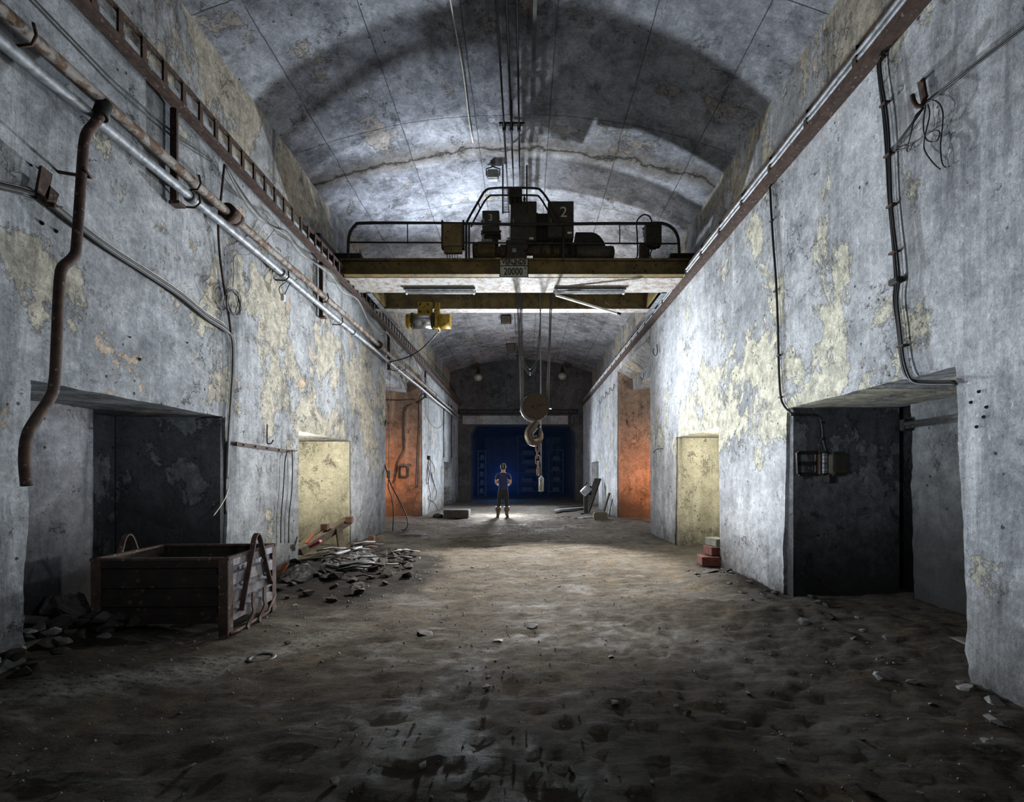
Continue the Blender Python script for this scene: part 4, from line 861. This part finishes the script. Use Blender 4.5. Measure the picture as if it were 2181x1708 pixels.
MB().cyl((4.09, 3.45, 2.0), (4.09, 5.02, 1.985), .030, 16).cyl((4.05, 3.45, 1.96), (4.05, 4.98, 1.945), .012, 10).build('tube', M_silver, t_)
MB().box((4.11, 5.05, 1.98), (.12, .06, .13), None, .02).build('flange', M_black, t_)
tag(MB().tube(smooth_path([RW(1399, 733, .03), RW(1400, 750, .05), RW(1396, 758, .08), RW(1391, 750, .1), RW(1392, 742, .1)], 4), .010, 6).build('wall_hook', M_rust), 'open hook on the right wall beside the bay edge', 'hook')
for k, (px, py) in enumerate(((1371, 795), (1307, 818), (1298, 826), (1290, 835), (1281, 845))):
    tag(MB().tube(smooth_path([RW(px, py, .01), RW(px, py + 8, .05), RW(px - 3, py + 14, .09), RW(px - 6, py + 8, .12)], 4), .010, 5).build('wall_hook', M_rust), ['nearest', 'second', 'third', 'fourth', 'farthest'][k] + ' of the small open hooks below the far right tray', 'hook', 'small hooks on the far right wall')
for k, (px, py) in enumerate(((2085, 834), (2068, 857), (2101, 867), (2095, 888), (2080, 909))):
    tag(MB().cyl(RW(px, py, -.01), RW(px, py, .006), .011, 10).build('wall_plug', M_black), ['topmost', 'second', 'third', 'fourth', 'lowest'][k] + ' of the black plugs in the near right wall', 'plug', 'black plugs in the near right wall')
for k, (px, py) in enumerate(((67, 352), (85, 360), (89, 475), (119, 492), (277, 718), (297, 765), (399, 730))):
    tag(MB().cyl(LW(px, py, -.01), LW(px, py, .008), .014 if k in (2, 3, 5) else .008, 9).build('wall_plug', M_black), ['upper small', 'lower small', 'larger upper', 'larger lower', 'middle', 'large low', 'right low'][k] + ' black plug in the near left wall', 'plug', 'black plugs in the near left wall')
tag(MB().tube(smooth_path([RW(1392, 965, .1), RW(1398, 957, .05), RW(1412, 956, .01)], 4), .009, 6).build('wall_pin', M_rust), 'bent iron pin on the right wall beside the bay edge', 'pin')
R.seed(3)
# ------------------------------------------------------------------ end wall fittings
t_ = thing('cable_tray', 'dark cable tray crossing the end wall above the opening', 'cable tray')
MB().box((-.35, 23.9, 4.68), (6.1, .08, .04)).box((-.35, 23.9, 4.52), (6.1, .08, .03)).build('rail', M_black, t_)
for k in range(14): MB().box((-3.3 + k * .46, 23.9, 4.6), (.04, .05, .16)).build('rung', M_black, t_)
tag(MB().box((2.3, 23.88, 4.2), (.16, .1, .62)).build('duct', M_black), 'short dark duct below the end wall tray', 'duct')
for px, py, lb in ((1018, 803, 'left'), (1198, 800, 'right')):
    a = P(px, py, 22.9); t_ = thing('globe_lamp', lb + ' of two round glass lamps high on the end wall', 'lamp', 'globe lamps on the end wall', loc=a)
    MB().lathe([(0, -.20), (.10, -.18), (.19, -.10), (.22, 0), (.19, .08), (.12, .13)], 24).build('globe', M_glass, t_)
    MB().lathe([(.13, .12), (.11, .20), (.07, .26), (.07, .34), (0, .34)], 20).build('cap', M_black, t_)
    MB().tube([(0, 0, .32), (0, 0, .45), (0, .3, .5), (0, 1.1, .5)], .025, 8).build('arm', M_black, t_)
for px in (1207, 1238): pass
# things seen dimly in the tunnel
M_shelf = plain('dim_shelf_metal', (.07, .085, .10), .6)
def rack(label, x, y, wd, ht, n):
    t2 = thing('storage_rack', label, 'shelving', loc=(x, y, 0))
    for sx in (-1, 1): MB().box((sx * wd / 2, 0, ht / 2), (.06, .4, ht)).build('upright', M_shelf, t2)
    for k in range(n): MB().box((0, 0, .25 + k * (ht - .3) / (n - 1)), (wd, .4, .05)).build('shelf', M_shelf, t2)
    for k in range(n - 1): MB().box((R.uniform(-.1, .1) * wd, 0, .25 + k * (ht - .3) / (n - 1) + .16), (wd * .5, .3, .26), None, .02).build('stored_box', M_shelf, t2)
rack('narrow tall rack dimly seen in the tunnel, left of the person', -2.75, 30.5, .5, 3.0, 6)
rack('wide tall rack dimly seen in the tunnel, right of the person', .35, 33.5, 1.6, 4.2, 7)
rack('low rack dimly seen at the far right of the tunnel', 2.2, 33.0, 1.0, 3.2, 5)
tag(MB().beam((-2.9, 25.3, .05), (-3.08, 25.6, 2.4), .10, .04).build('leaning_plank', M_shelf), 'plank leaning just inside the tunnel mouth on the left', 'plank')
# ------------------------------------------------------------------ skinned figures
def skin(name, verts, edges, mat, parent=None, sub=2, root=0):
    me = bpy.data.meshes.new(name); me.from_pydata([v[0] for v in verts], edges, []); me.update()
    o = bpy.data.objects.new(name, me); COL.objects.link(o)
    if parent: o.parent = parent
    m = o.modifiers.new('skin', 'SKIN'); m.use_smooth_shade = True
    for i, v in enumerate(verts):
        r = v[1]; me.skin_vertices[0].data[i].radius = r if isinstance(r, tuple) else (r, r)
        me.skin_vertices[0].data[i].use_root = (i == root)
    if sub: s_ = o.modifiers.new('sub', 'SUBSURF'); s_.levels = sub; s_.render_levels = sub
    me.materials.append(mat)
    return o
M_skin = plain('skin', (.52, .29, .20), .55, 0, .08); M_navy = plain('navy_cotton', (.018, .028, .085), .85, 0, .2)
M_jean = plain('charcoal_trousers', (.022, .021, .021), .85, 0, .25); M_boot = plain('brown_rubber_boots', (.10, .075, .055), .6, 0, .25)
M_cap = plain('black_cap', (.015, .015, .015), .7); M_strap = plain('tan_strap', (.30, .23, .12), .7)
pr = thing('person', 'person standing with back turned, navy T-shirt, dark trousers, brown boots', 'person', loc=(-.70, 15.5, .02))
V = []; E = []
def va(p_, r, par=None):
    V.append((p_, r)); i = len(V) - 1
    if par is not None: E.append((par, i))
    return i
pel = va((0, 0, .93), (.125, .085)); ab = va((0, .0, 1.10), (.125, .09), pel); ch = va((0, -.01, 1.30), (.155, .10), ab); up = va((0, -.01, 1.43), (.10, .07), ch)
nk = va((0, .0, 1.52), .052, up); jw = va((0, .03, 1.60), (.070, .078), nk); hd = va((0, .025, 1.68), (.082, .098), jw); tp = va((0, .02, 1.75), (.055, .07), hd)
hands = []
for s in (-1, 1):
    sh = va((s * .175, -.01, 1.41), .058, up); el = va((s * .245, -.02, 1.16), .042, sh); fo = va((s * .20, .12, 1.09), .036, el); wr = va((s * .09, .22, 1.06), .025, fo)
    pa = va((s * .04, .245, 1.055), (.040, .022), wr); hands.append((s, pa))
    for k in range(4):
        z = 1.085 - k * .019; L_ = (.034, .038, .036, .028)[k]
        a = va((s * .010, .262 + .004 * k, z), .0085, pa); b = va((s * .010 - s * L_, .268, z - .008), .0078, a); va((s * .010 - s * (L_ + .02), .255, z - .014), .0068, b)
    a = va((s * .035, .235, 1.088), .010, pa); va((s * .010, .240, 1.108), .008, a)
for s, fx in ((-1, -.17), (1, .115)):
    hp_ = va((s * .085, 0, .88), (.088, .09), pel); kn = va((s * .085 * .45 + fx * .55, .01, .50), .056, hp_); an = va((fx, 0, .10), .040, kn)
    va((fx + s * .01, .08, .05), (.042, .035), an); 
skin('body', V, E, M_skin, pr)
# ears and nose are part of the head shape
hm = MB()
for s in (-1, 1): hm.lathe([(0, -.028), (.012, -.02), (.016, 0), (.012, .022), (0, .03)], 8, Matrix.Translation((s * .083, .02, 1.665)))
hm.lathe([(0, -.02), (.012, -.012), (.008, .02), (0, .03)], 8, Matrix.Translation((0, .128, 1.66))); hm.build('ears_and_nose', M_skin, pr)
V = []; E = []
a = va((0, 0, .84), (.172, .130)); a = va((0, 0, .95), (.170, .125), a); b = va((0, 0, 1.08), (.158, .112), a); c_ = va((0, -.01, 1.27), (.178, .12), b); d_ = va((0, -.01, 1.42), (.115, .082), c_)
va((0, 0, 1.475), (.062, .060), d_)
for s in (-1, 1): e_ = va((s * .18, -.01, 1.405), .075, d_); va((s * .232, -.015, 1.235), .066, e_)
skin('t_shirt', V, E, M_navy, pr)
V = []; E = []
a = va((0, 0, 1.00), (.158, .112)); b = va((0, 0, .88), (.178, .13), a)
for s, fx in ((-1, -.17), (1, .115)):
    h1 = va((s * .092, -.005, .80), (.098, .105), b); k_ = va((s * .04 + fx * .55, .012, .50), .072, h1); va((fx, 0, .34), .066, k_)
skin('trousers', V, E, M_jean, pr)
for s, fx in ((-1, -.17), (1, .115)):
    q = skin('boot', [((fx, 0, .40), .080), ((fx, 0, .22), .070), ((fx, -.01, .08), .058), ((fx + s * .02, .09, .055), (.052, .045)), ((fx + s * .035, .17, .045), (.046, .032))], [(0, 1), (1, 2), (2, 3), (3, 4)], M_boot, pr)
    MB().lathe([(.070, .36), (.088, .37), (.094, .30), (.088, .22), (.074, .21)], 20, Matrix.Translation((fx, 0, 0))).build('folded_cuff', M_boot, q)
    MB().box((fx + s * .015, .05, .012), (.105, .30, .03), None, .01).build('sole', M_black, q)
q = MB().lathe([(.088, -.045), (.100, -.02), (.102, .03), (.085, .075), (.05, .10), (0, .108)], 24, Matrix.Translation((0, .015, 1.68)) @ Matrix.Diagonal((.93, 1.1, 1, 1))).build('cap', M_cap, pr)
MB().box((0, .13, 1.665), (.15, .08, .012), None, .005).build('cap_peak', M_cap, q)
MB().tube([(0, -.100, 1.63), (0, -.108, 1.69), (0, -.085, 1.755), (0, -.02, 1.79)], .012, 6).build('strap', M_strap, q)
hb = MB().lathe([(.074, -.09), (.086, -.05), (.088, -.03)], 20, Matrix.Translation((0, .005, 1.68))).build('hair', M_cap, pr)

# ------------------------------------------------------------------ steel bin
bn = thing('steel_bin', 'large rusty ribbed steel bin standing before the left recess', 'metal bin', loc=(-3.13, 4.43, .05))
bn.rotation_euler = (0, 0, math.radians(2))
M_bin = metal('dark_rusty_bin', (.024, .017, .013), (.012, .010, .009), 7, (.42, .6), .8, .3, .4, (14.0, (.09, .045, .02)))
M_binend = metal('bin_end_grey', (.16, .155, .17), (.07, .06, .062), 9, (.42, .6), .55, .4, .35, (12.0, (.09, .045, .025)))  # lighter grey than the side panels
HX, HY, Z0, Z1 = .55, .40, .12, .66
def ribbed(mb, a, b, nrm):
    # wall panel with pressed horizontal ribs
    a = Vector(a); b = Vector(b); nrm = Vector(nrm); prof = []
    zs = [Z0, .20, .215, .255, .27, .36, .375, .415, .43, .53, .545, .585, .60, Z1]; of = [0, 0, -.025, -.025, 0, 0, -.025, -.025, 0, 0, -.025, -.025, 0, 0]
    vs = []; n = len(zs)
    for z, o_ in zip(zs, of):
        for q, lay in ((a, 0), (b, 0)): vs.append(q + Vector((0, 0, z)) + nrm * (o_ + .02))
    for z, o_ in zip(zs, of):
        for q, lay in ((a, 0), (b, 0)): vs.append(q + Vector((0, 0, z)) + nrm * (o_ + .012))
    fs = []
    for i in range(n - 1):
        fs.append((2 * i, 2 * i + 1, 2 * i + 3, 2 * i + 2)); o2 = 2 * n; fs.append((o2 + 2 * i, o2 + 2 * i + 2, o2 + 2 * i + 3, o2 + 2 * i + 1))
    fs.append((0, 1, 2 * n + 1, 2 * n)); fs.append((2 * n - 2, 2 * n - 1, 4 * n - 1, 4 * n - 2))
    return mb.add(vs, fs)
ribbed(MB(), (-HX, -HY, 0), (HX, -HY, 0), (0, -1, 0)).build('side_panel', M_bin, bn)
ribbed(MB(), (-HX, HY, 0), (HX, HY, 0), (0, 1, 0)).build('side_panel', M_bin, bn)
e1 = ribbed(MB(), (-HX, -HY, 0), (-HX, HY, 0), (-1, 0, 0)).build('end_panel', M_bin, bn)
e2 = ribbed(MB(), (HX, -HY, 0), (HX, HY, 0), (1, 0, 0)).build('end_panel', M_binend, bn); e2['label'] = 'grey end panel'
MB().box((0, 0, Z0), (2 * HX, 2 * HY, .012)).build('bottom', M_bin, bn)
mb = MB()
for s in (-1, 1): mb.box((0, s * HY, Z1 + .012), (2 * HX + .06, .05, .025), None, .006).box((s * HX, 0, Z1 + .012), (.05, 2 * HY + .04, .025), None, .006)
mb.build('rim', M_rust, bn)
for sx in (-1, 1):
    for sy in (-1, 1):
        MB().box((sx * (HX + .015), sy * (HY - .02), .335), (.012, .075, .67)).box((sx * (HX - .02), sy * (HY + .018), .335), (.075, .012, .67)).build('corner_post', M_rust, bn)
    MB().tube([(sx * (HX + .02), -HY, .02), (sx * (HX + .02), -HY + .12, -.02 + .03), (sx * (HX + .02), HY - .15, .02), (sx * (HX + .02), HY, .16)], .016, 6).build('lower_edge', M_rust, bn)
    hnd = MB(); x = sx * (HX + .045)
    pts = smooth_path([(x, -.26, .18), (x, -.17, .45), (x + sx * .0, -.08, .70), (x, -.045, .80), (x, 0, .835), (x, .045, .80), (x, .09, .70), (x, .19, .45), (x, .27, .30)], 4)
    for a_, b_ in zip(pts[:-1], pts[1:]): hnd.beam(a_, Vector(b_) + (Vector(b_) - Vector(a_)) * .1, .014, .045, up=(1, 0, 0)) if False else hnd.beam(a_, Vector(b_) + (Vector(b_) - Vector(a_)) * .1, .045, .014, up=Vector((0, -(b_[2] - a_[2]), b_[1] - a_[1])) if abs(b_[1] - a_[1]) + abs(b_[2] - a_[2]) > 1e-6 else (0, 0, 1))
    hnd.build('lifting_hoop', M_rust, bn)
    for y in (-.06, .14):
        st = MB(); pp = smooth_path([(x, y, .30), (x, y - .005, .20), (x + sx * .01, y - .01, .12), (x - sx * .01, y - .06, .03), (x, y - .10, -.01)], 4)
        for a_, b_ in zip(pp[:-1], pp[1:]): st.beam(a_, b_, .05, .012, up=(1, 0, 0)) if True else None
        st.build('strap', M_rust, bn)
    for y, z in ((-.2, .56), (.13, .56), (-.23, .42), (.17, .42)): MB().lathe([(.0, 0), (.02, .0), (.025, .012), (0, .02)], 10, Matrix.Translation((sx * (HX + .022), y, z)) @ Matrix.Rotation(sx * math.pi / 2, 4, 'Y')).build('rivet', M_binend, bn)

# ------------------------------------------------------------------ rubble
M_stone = plain('broken_concrete', (.17, .165, .155), .9, 0, .4, 14); M_stone2 = plain('dark_rubble', (.05, .045, .04), .9, 0, .4, 14)
M_brick = plain('old_brick', (.09, .045, .032), .9, 0, .35, 14)
M_wood = metal('dirty_wood', (.085, .065, .045), (.035, .027, .02), 6, (.4, .6), .9, 0, .4)
M_orange = plain('orange_painted_piece', (.26, .055, .015), .7, 0, .3); tp_ = NT('black_plastic_sheet'); n_ = tp_.noise(7, 8, .75, .8)
M_poly = tp_.done((.006, .006, .007), .33, tp_.bump(n_, 1.0, .12), 0, .5)
def chunk_mesh(name, seed, s, mat, flat=.6):
    rr = random.Random(seed); import bmesh
    bm = bmesh.new()
    for i in range(16):
        v = Vector((rr.uniform(-1, 1), rr.uniform(-1, 1), rr.uniform(-1, 1)))
        v = v.normalized() * rr.uniform(.7, 1.0); v.x *= rr.uniform(.9, 1.2); v.z *= flat
        bm.verts.new(v * s)
    bmesh.ops.convex_hull(bm, input=bm.verts); me = bpy.data.meshes.new(name); bm.to_mesh(me); bm.free(); me.materials.append(mat); return me
def put(me, name, x, y, z, rot, sc_, label, cat, group):
    o = bpy.data.objects.new(name, me); COL.objects.link(o); o.location = (x, y, z); o.rotation_euler = rot; o.scale = sc_
    return tag(o, label, cat, group)
chs = [chunk_mesh('rubble_chunk', k, .09, M_stone2 if k % 3 else M_stone, .55) for k in range(7)]
M_dirt = plain('dark_earth_lump', (.022, .018, .015), .95, 0, .4, 14); chd = [chunk_mesh('earth_lump', 20 + k, .09, M_dirt, .55) for k in range(5)]
for k in range(90):
    x = R.uniform(-4.1, -2.75); y = R.uniform(2.5, 4.0)
    if x > -3.05 - (y - 2.5) * .12: x -= .5
    s_ = R.uniform(.35, .95); 
    put(R.choice(chs[:3] + chd), 'rubble_chunk', x, y, fh(x, y) + .035 * s_ + max(0, .14 - .2 * abs(x + 3.6)), (R.uniform(-.4, .4), R.uniform(-.4, .4), R.uniform(0, 6)), (s_, s_, s_), 'jagged dark rubble piled at the foot of the near left wall', 'rubble', 'rubble in the near left corner')
bk = MB().box((0, 0, 0), (.22, .10, .06), None, .008).build('tmpb', M_brick); bkm = bk.data; bkm.name = 'brick'; bpy.data.objects.remove(bk)
bk = MB().box((0, 0, 0), (.20, .20, .05), None, .01)
for s in (-.06, 0, .06): bk.box((s, 0, .03), (.02, .19, .02))
bk = bk.build('tmpb', M_stone2); tlm = bk.data; tlm.name = 'ribbed_tile'; bpy.data.objects.remove(bk)
for k, (x, y, z, rx) in enumerate(((-4.12, 4.15, .30, .5), (-3.95, 4.10, .32, .6), (-3.86, 4.05, .28, .5), (-4.0, 3.8, .26, .3), (-3.8, 3.7, .2, .2))):
    put(tlm, 'ribbed_tile', x, y, z, (rx, .1 * k, .5 + k * .6), (1, 1, 1), ['leftmost grey ribbed block on the rubble pile, by the recess edge', 'ribbed block second from the left on the rubble pile', 'ribbed block nearest the bin, far side of the rubble', 'near ribbed block lying in the middle of the rubble', 'ribbed block lying lowest, between rubble and steel bin'][k], 'block', 'ribbed blocks left of the bin')
gw = 'dark rubble lying over the floor heap'
for k in range(150):
    a = R.uniform(0, 6.28); d = R.random() ** .6; x = -2.45 + .95 * d * math.cos(a); y = 7.0 + 1.7 * d * math.sin(a); s_ = R.uniform(.3, 1.15) * (1.3 if d < .5 else 1)
    put(R.choice(chd), 'rubble_chunk', x, y, fh(x, y) + .03 * s_, (R.uniform(-.4, .4), R.uniform(-.4, .4), R.uniform(0, 6)), (s_, s_, s_ * .8), 'dark lump in the debris heap right of the steel bin', 'rubble', 'rubble in the debris heap')
for k in range(40):
    y = R.uniform(2.6, 7.0); x = 2.95 - R.random() ** 2 * .6; s_ = R.uniform(.25, .8)
    if 3.4 < y < 5.2: x += .25
    put(R.choice(chs), 'rubble_chunk', x, y, fh(x, y) + .02 * s_, (R.uniform(-.4, .4), R.uniform(-.4, .4), R.uniform(0, 6)), (s_, s_, s_ * .7), 'small lump of rubble along the foot of the right wall', 'rubble', 'rubble along the right wall')
pbs = [chunk_mesh('stone', 50 + k, .022, (M_stone, M_stone2, M_stone)[k % 3], .5) for k in range(5)]
for k in range(150):
    y = 1.9 + 13 * R.random() ** 1.7; x = R.uniform(-2.6, 2.5) * min(1, .5 + y / 8); s_ = R.uniform(.4, 1.6)
    put(R.choice(pbs), 'stone', x, y, fh(x, y) + .006 * s_, (R.uniform(-.4, .4), R.uniform(-.4, .4), R.uniform(0, 6)), (s_, s_, s_), 'small loose stone on the earth floor', 'stone', 'loose stones on the floor')
mb = MB()
for k in range(1600):
    y = 1.7 + 12 * R.random() ** 1.8; x = R.uniform(-3.2, 2.9); s_ = R.uniform(.003, .010) * (1 + y * .12); z = fh(x, y) + s_ * .2
    an = R.uniform(0, 6); dx, dy = math.cos(an) * s_, math.sin(an) * s_
    mb.add([(x + dx, y + dy, z), (x - dy, y + dx, z), (x - dx, y - dy * .6, z), (x + dy * .7, y - dx, z), (x, y, z + s_ * .9)], [(0, 1, 4), (1, 2, 4), (2, 3, 4), (3, 0, 4)])
tag(mb.build('gravel', M_stone), 'tiny pale grit sprinkled over the whole earth floor', 'gravel', kind='stuff')
# planks and beams of the heap
def plank(a, b, wd, th, mat, label, name='plank', cat='plank', group=None):
    return tag(MB().beam(a, b, wd, th, bev=.006).build(name, mat), label, cat, group)
Yh = 7.5
plank(P(636, 1176, 7.2), P(742, 1108, 8.0), .16, .12, M_wood, 'dark beam slanting up out of the debris heap', 'timber_beam', 'beam')
plank(P(690, 1128, 7.9), P(640, 1165, 7.6), .14, .10, M_wood, 'short dark beam behind the slanting one in the heap', 'timber_beam', 'beam')
plank(P(722, 1128, 7.75), P(729, 1172, 7.6), .10, .10, M_wood, 'short upright post propping the slanting beam', 'timber_post', 'post')
plank(P(715, 1180, 6.7), P(770, 1165, 7.2), .05, .03, M_galv, 'grey metal strip lying across the debris heap', 'metal_strip', 'metal strip')
plank(P(765, 1168, 8.6), P(822, 1139, 9.5), .12, .08, M_wood, 'dark plank lying toward the left bay mouth', group=None)
for k, (px, py, Y, lb) in enumerate(((744, 1107, 7.9, 'brown block atop the slanting beam in the heap'), (692, 1122, 7.6, 'brown block on the short beam in the heap'), (792, 1147, 9.0, 'brown block on the plank near the left bay'), (754, 1162, 8.3, 'brown block low at the end of the heap'))):
    a = P(px, py, Y); tag(MB().box((a.x, a.y, a.z), (.11, .1, .11), None, .01).build('brown_block', M_brick), lb, 'block')
plank(P(652, 1158, 7.0), P(668, 1138, 7.1), .06, .02, M_orange, 'upper orange strip sticking out of the heap', 'orange_strip', 'strip')
plank(P(596, 1222, 6.3), P(611, 1200, 6.4), .08, .02, M_orange, 'lower orange strip beside the steel bin', 'orange_strip', 'strip')
for k, (px, py, Y, lb) in enumerate(((672, 1158, 7.0, 'upper'), (622, 1215, 6.35, 'lower'))):
    a = P(px, py, Y); tag(MB().box(a, (.18, .1, .05), Matrix.Translation(a) @ Matrix.Rotation(-.5, 4, 'Y') @ Matrix.Translation(-a), .01).build('crushed_packet', plain('red_blue_packet', (.20, .03, .03), .5, 0, .6, 30)), lb + ' crushed red packet in the debris heap', 'packet')
# crumpled black sheeting
def sheet(name, x0, x1, y0, y1, h, seed, label, mat):
    mb = MB(); n = 26; vs = []
    for j in range(n + 1):
        for i in range(n + 1):
            u, v = i / n, j / n; x = x0 + (x1 - x0) * u; y = y0 + (y1 - y0) * v
            e = math.sin(math.pi * u) ** .5 * math.sin(math.pi * v) ** .5 if 0 < i < n and 0 < j < n else 0
            z = fh(x, y) + .01 + h * e * (.45 + .9 * abs(mnoise.noise(Vector((x * 5 + seed, y * 5, seed)))) + .5 * abs(mnoise.noise(Vector((x * 14, y * 14, seed)))))
            vs.append((x + .04 * mnoise.noise(Vector((x * 6, y * 6, seed + 3))), y + .05 * mnoise.noise(Vector((x * 6, y * 6, seed + 9))), z))
    fs = [(j * (n + 1) + i, j * (n + 1) + i + 1, (j + 1) * (n + 1) + i + 1, (j + 1) * (n + 1) + i) for j in range(n) for i in range(n)]
    mb.add(vs, fs, True); o = mb.build(name, mat, None, False); m = o.modifiers.new('s', 'SOLIDIFY'); m.thickness = .004
    return tag(o, label, 'plastic sheet')
sheet('plastic_sheet', -2.95, -2.2, 6.5, 7.4, .15, 4, 'larger crumpled black plastic sheet on the debris heap', M_poly)
sheet('plastic_sheet', -3.15, -2.75, 5.9, 6.6, .12, 8, 'smaller crumpled dark sheet between heap and steel bin', M_poly)
for k in range(30):
    x = R.uniform(-3.0, -1.9); y = R.uniform(6.2, 8.3); a = R.uniform(-.5, .9); L_ = R.uniform(.15, .5); z = fh(x, y) + .05 + R.uniform(0, .12)
    tag(MB().tube([(x - L_ * math.cos(a) / 2, y - L_ * math.sin(a) / 2, z), (x, y, z + .03), (x + L_ * math.cos(a) / 2, y + L_ * math.sin(a) / 2, z + .01)], R.uniform(.006, .02), 7).build('metal_stick', (M_galv, M_cable, M_rust, M_cable, M_cable)[k % 5]), 'bent rod or hose end lying in the debris heap', 'rod', 'rods in the debris heap')
# conduits lying in the bay mouth
for k in range(5):
    a = FL(838 + k * 3, 1141 - k * 3, .03); b = FL(912 - k * 6, 1139 - k * 2.5, .04 + .02 * k)
    tag(MB().tube([a, (a + b) / 2 + Vector((0, 0, .03)), b], .018, 8).build('loose_conduit', M_galv), ['nearest', 'second', 'middle', 'fourth', 'farthest'][k] + ' of the grey conduits lying on the floor at the left bay', 'conduit', 'conduits at the left bay')
tag(MB().beam(FL(924, 1141, .02), FL(928, 1141, .02) + Vector((0, 0, .18)), .05, .05).build('metal_stub', M_galv), 'small upright metal foot at the end of the floor conduits', 'foot')
a = FL(971, 1105); tag(MB().box((a.x, a.y + .3, .15), (.82, .6, .27), None, .02).build('concrete_block', M_stone2), 'long dark block on the floor below the far left pier', 'block')
a = FL(925, 1104); tag(MB().lathe([(0, .0), (.16, .0), (.18, .08), (.12, .14), (0, .17)], 14, Matrix.Translation((a.x + .1, a.y + .1, 0))).build('cable_heap', M_cable), 'small black heap at the foot of the far left pier', 'heap')
# right-hand far things
a = FL(1279, 1109); tag(MB().prism([(a.x - .2, 0), (a.x + .22, 0), (a.x + .23, .20), (a.x + .17, .27), (a.x - .16, .27), (a.x - .21, .2)], a.y, a.y + .16, 'Y').build('stone_slab', plain('tan_slab', (.13, .115, .085), .9)), 'tan slab with rounded top standing by the right pier', 'slab')
plank((2.33, 17.6, .05), (2.82, 18.0, 1.28), .30, .07, M_black, 'black plank leaning on the far right wall', 'leaning_plank', 'plank')
plank((2.72, 16.3, .03), (2.97, 16.4, .80), .07, .05, M_wood, 'narrow plank leaning beside the tan slab', 'leaning_plank', 'plank')
plank((2.84, 15.9, .03), (2.98, 15.95, .62), .05, .05, M_galv, 'short pale plank leaning at the right bay edge', 'leaning_plank', 'plank')
t_ = thing('machine_stand', 'dark machine with a grey cover on a post, far right', 'machine', loc=FL(1249, 1095) + Vector((0, .2, 0)))
MB().box((0, 0, .38), (.14, .16, .76)).build('post', M_black, t_)
MB().box((0, 0, .02), (.4, .4, .05)).build('base', M_black, t_)
MB().beam((-.12, 0, .72), (.14, .0, .98), .3, .26, bev=.02).build('cover', M_galv, t_)
MB().box((.14, .1, .85), (.16, .2, .34), None, .02).build('housing', M_black, t_)
MB().tube([(0, 0, 1.0), (.02, 0, 1.18)], .03, 8, ).build('spindle', M_black, t_)
for k, (x0, y0, x1, y1, z) in enumerate(((1178, 1090, 1250, 1083, .05), (1185, 1086, 1252, 1080, .09), (1190, 1079, 1255, 1077, .05), (1236, 1103, 1262, 1101, .04))):
    plank(FL(x0, y0, z), FL(x1, y1, z), .22, .03, (M_black, M_galv, M_black, M_galv)[k], ['dark board lying lowest on the far right floor', 'grey board lying on the dark one, far right floor', 'long dark board at the edge of the tunnel mouth', 'small pale board beside the tan slab'][k], 'board', 'board')
for k in range(26):
    x = R.uniform(.8, 1.7); y = R.uniform(14.9, 16.4); s_ = R.uniform(.3, .8)
    put(R.choice(chs), 'rubble_chunk', x, y, fh(x, y) + .02, (0, 0, R.uniform(0, 6)), (s_, s_, s_ * .6), 'dark clod lying on the lit floor right of the person', 'rubble', 'clods right of the person')
# red crates by the right niche
M_red = plain('faded_red_box', (.13, .038, .030), .7, 0, .35)
for k, (px, py, w_, h_, mt, lb, nm) in enumerate(((1519, 1205, .24, .14, M_red, 'red box, lowest in the small stack by the right niche', 'box'), (1528, 1186, .22, .13, M_red, 'red box, middle of the small stack by the right niche', 'box'), (1528, 1164, .16, .12, M_glass, 'pale grey box topmost on the stack by the right niche', 'box'))):
    a = P(px, py, 7.3 + .06 * k); t_ = thing(nm, lb, 'box', loc=(a.x - (.05 if k == 0 else .02), a.y, fh(a.x, a.y) + .02 + (0, .145, .28)[k])); t_.rotation_euler = (0, 0, .2 * k - .1)
    MB().box((0, 0, h_ / 2), (w_ * 1.3, .26, h_), None, .008).build('body', mt, t_); MB().box((0, 0, h_ - .01), (w_ * 1.34, .27, .022), None, .006).build('lid', mt, t_)
tag(MB().lathe([(.10, 0), (.11, .01), (.11, .022), (.085, .03), (.07, .02), (.07, 0)], 40, Matrix.Translation(FL(540, 1412, 0) + Vector((0, .1, fh(-2, 3.5) - .018)))).build('tyre_ring', M_cable), 'dark ring lying flat on the floor before the bin', 'ring')
for k, (px, py, s_) in enumerate(((905, 1350, .10), (1062, 1364, .07), (1035, 1475, .05), (1515, 1232, .16), (1130, 1335, .09), (2060, 1395, .12), (2105, 1590, .05))):
    a = FL(px, py); a.z = fh(a.x, a.y) + .012; c2 = chunk_mesh('rubble_piece', 70 + k, s_, M_stone if k in (1, 5, 6) else M_stone2, .22)
    put(c2, 'debris_flake', a.x, a.y, a.z, (0, .1, k), (1, 1, 1), ['dark broken flake in the lit patch of floor', 'pale torn flake in the middle of the lit floor', 'small flake on the near dark floor', 'flat dark slab at the edge of the shadow, right', 'dark flake right of the pale torn one', 'pale flat debris at the foot of the near right wall', 'pale chip on the floor in the right foreground'][k], 'debris', 'loose debris flakes')
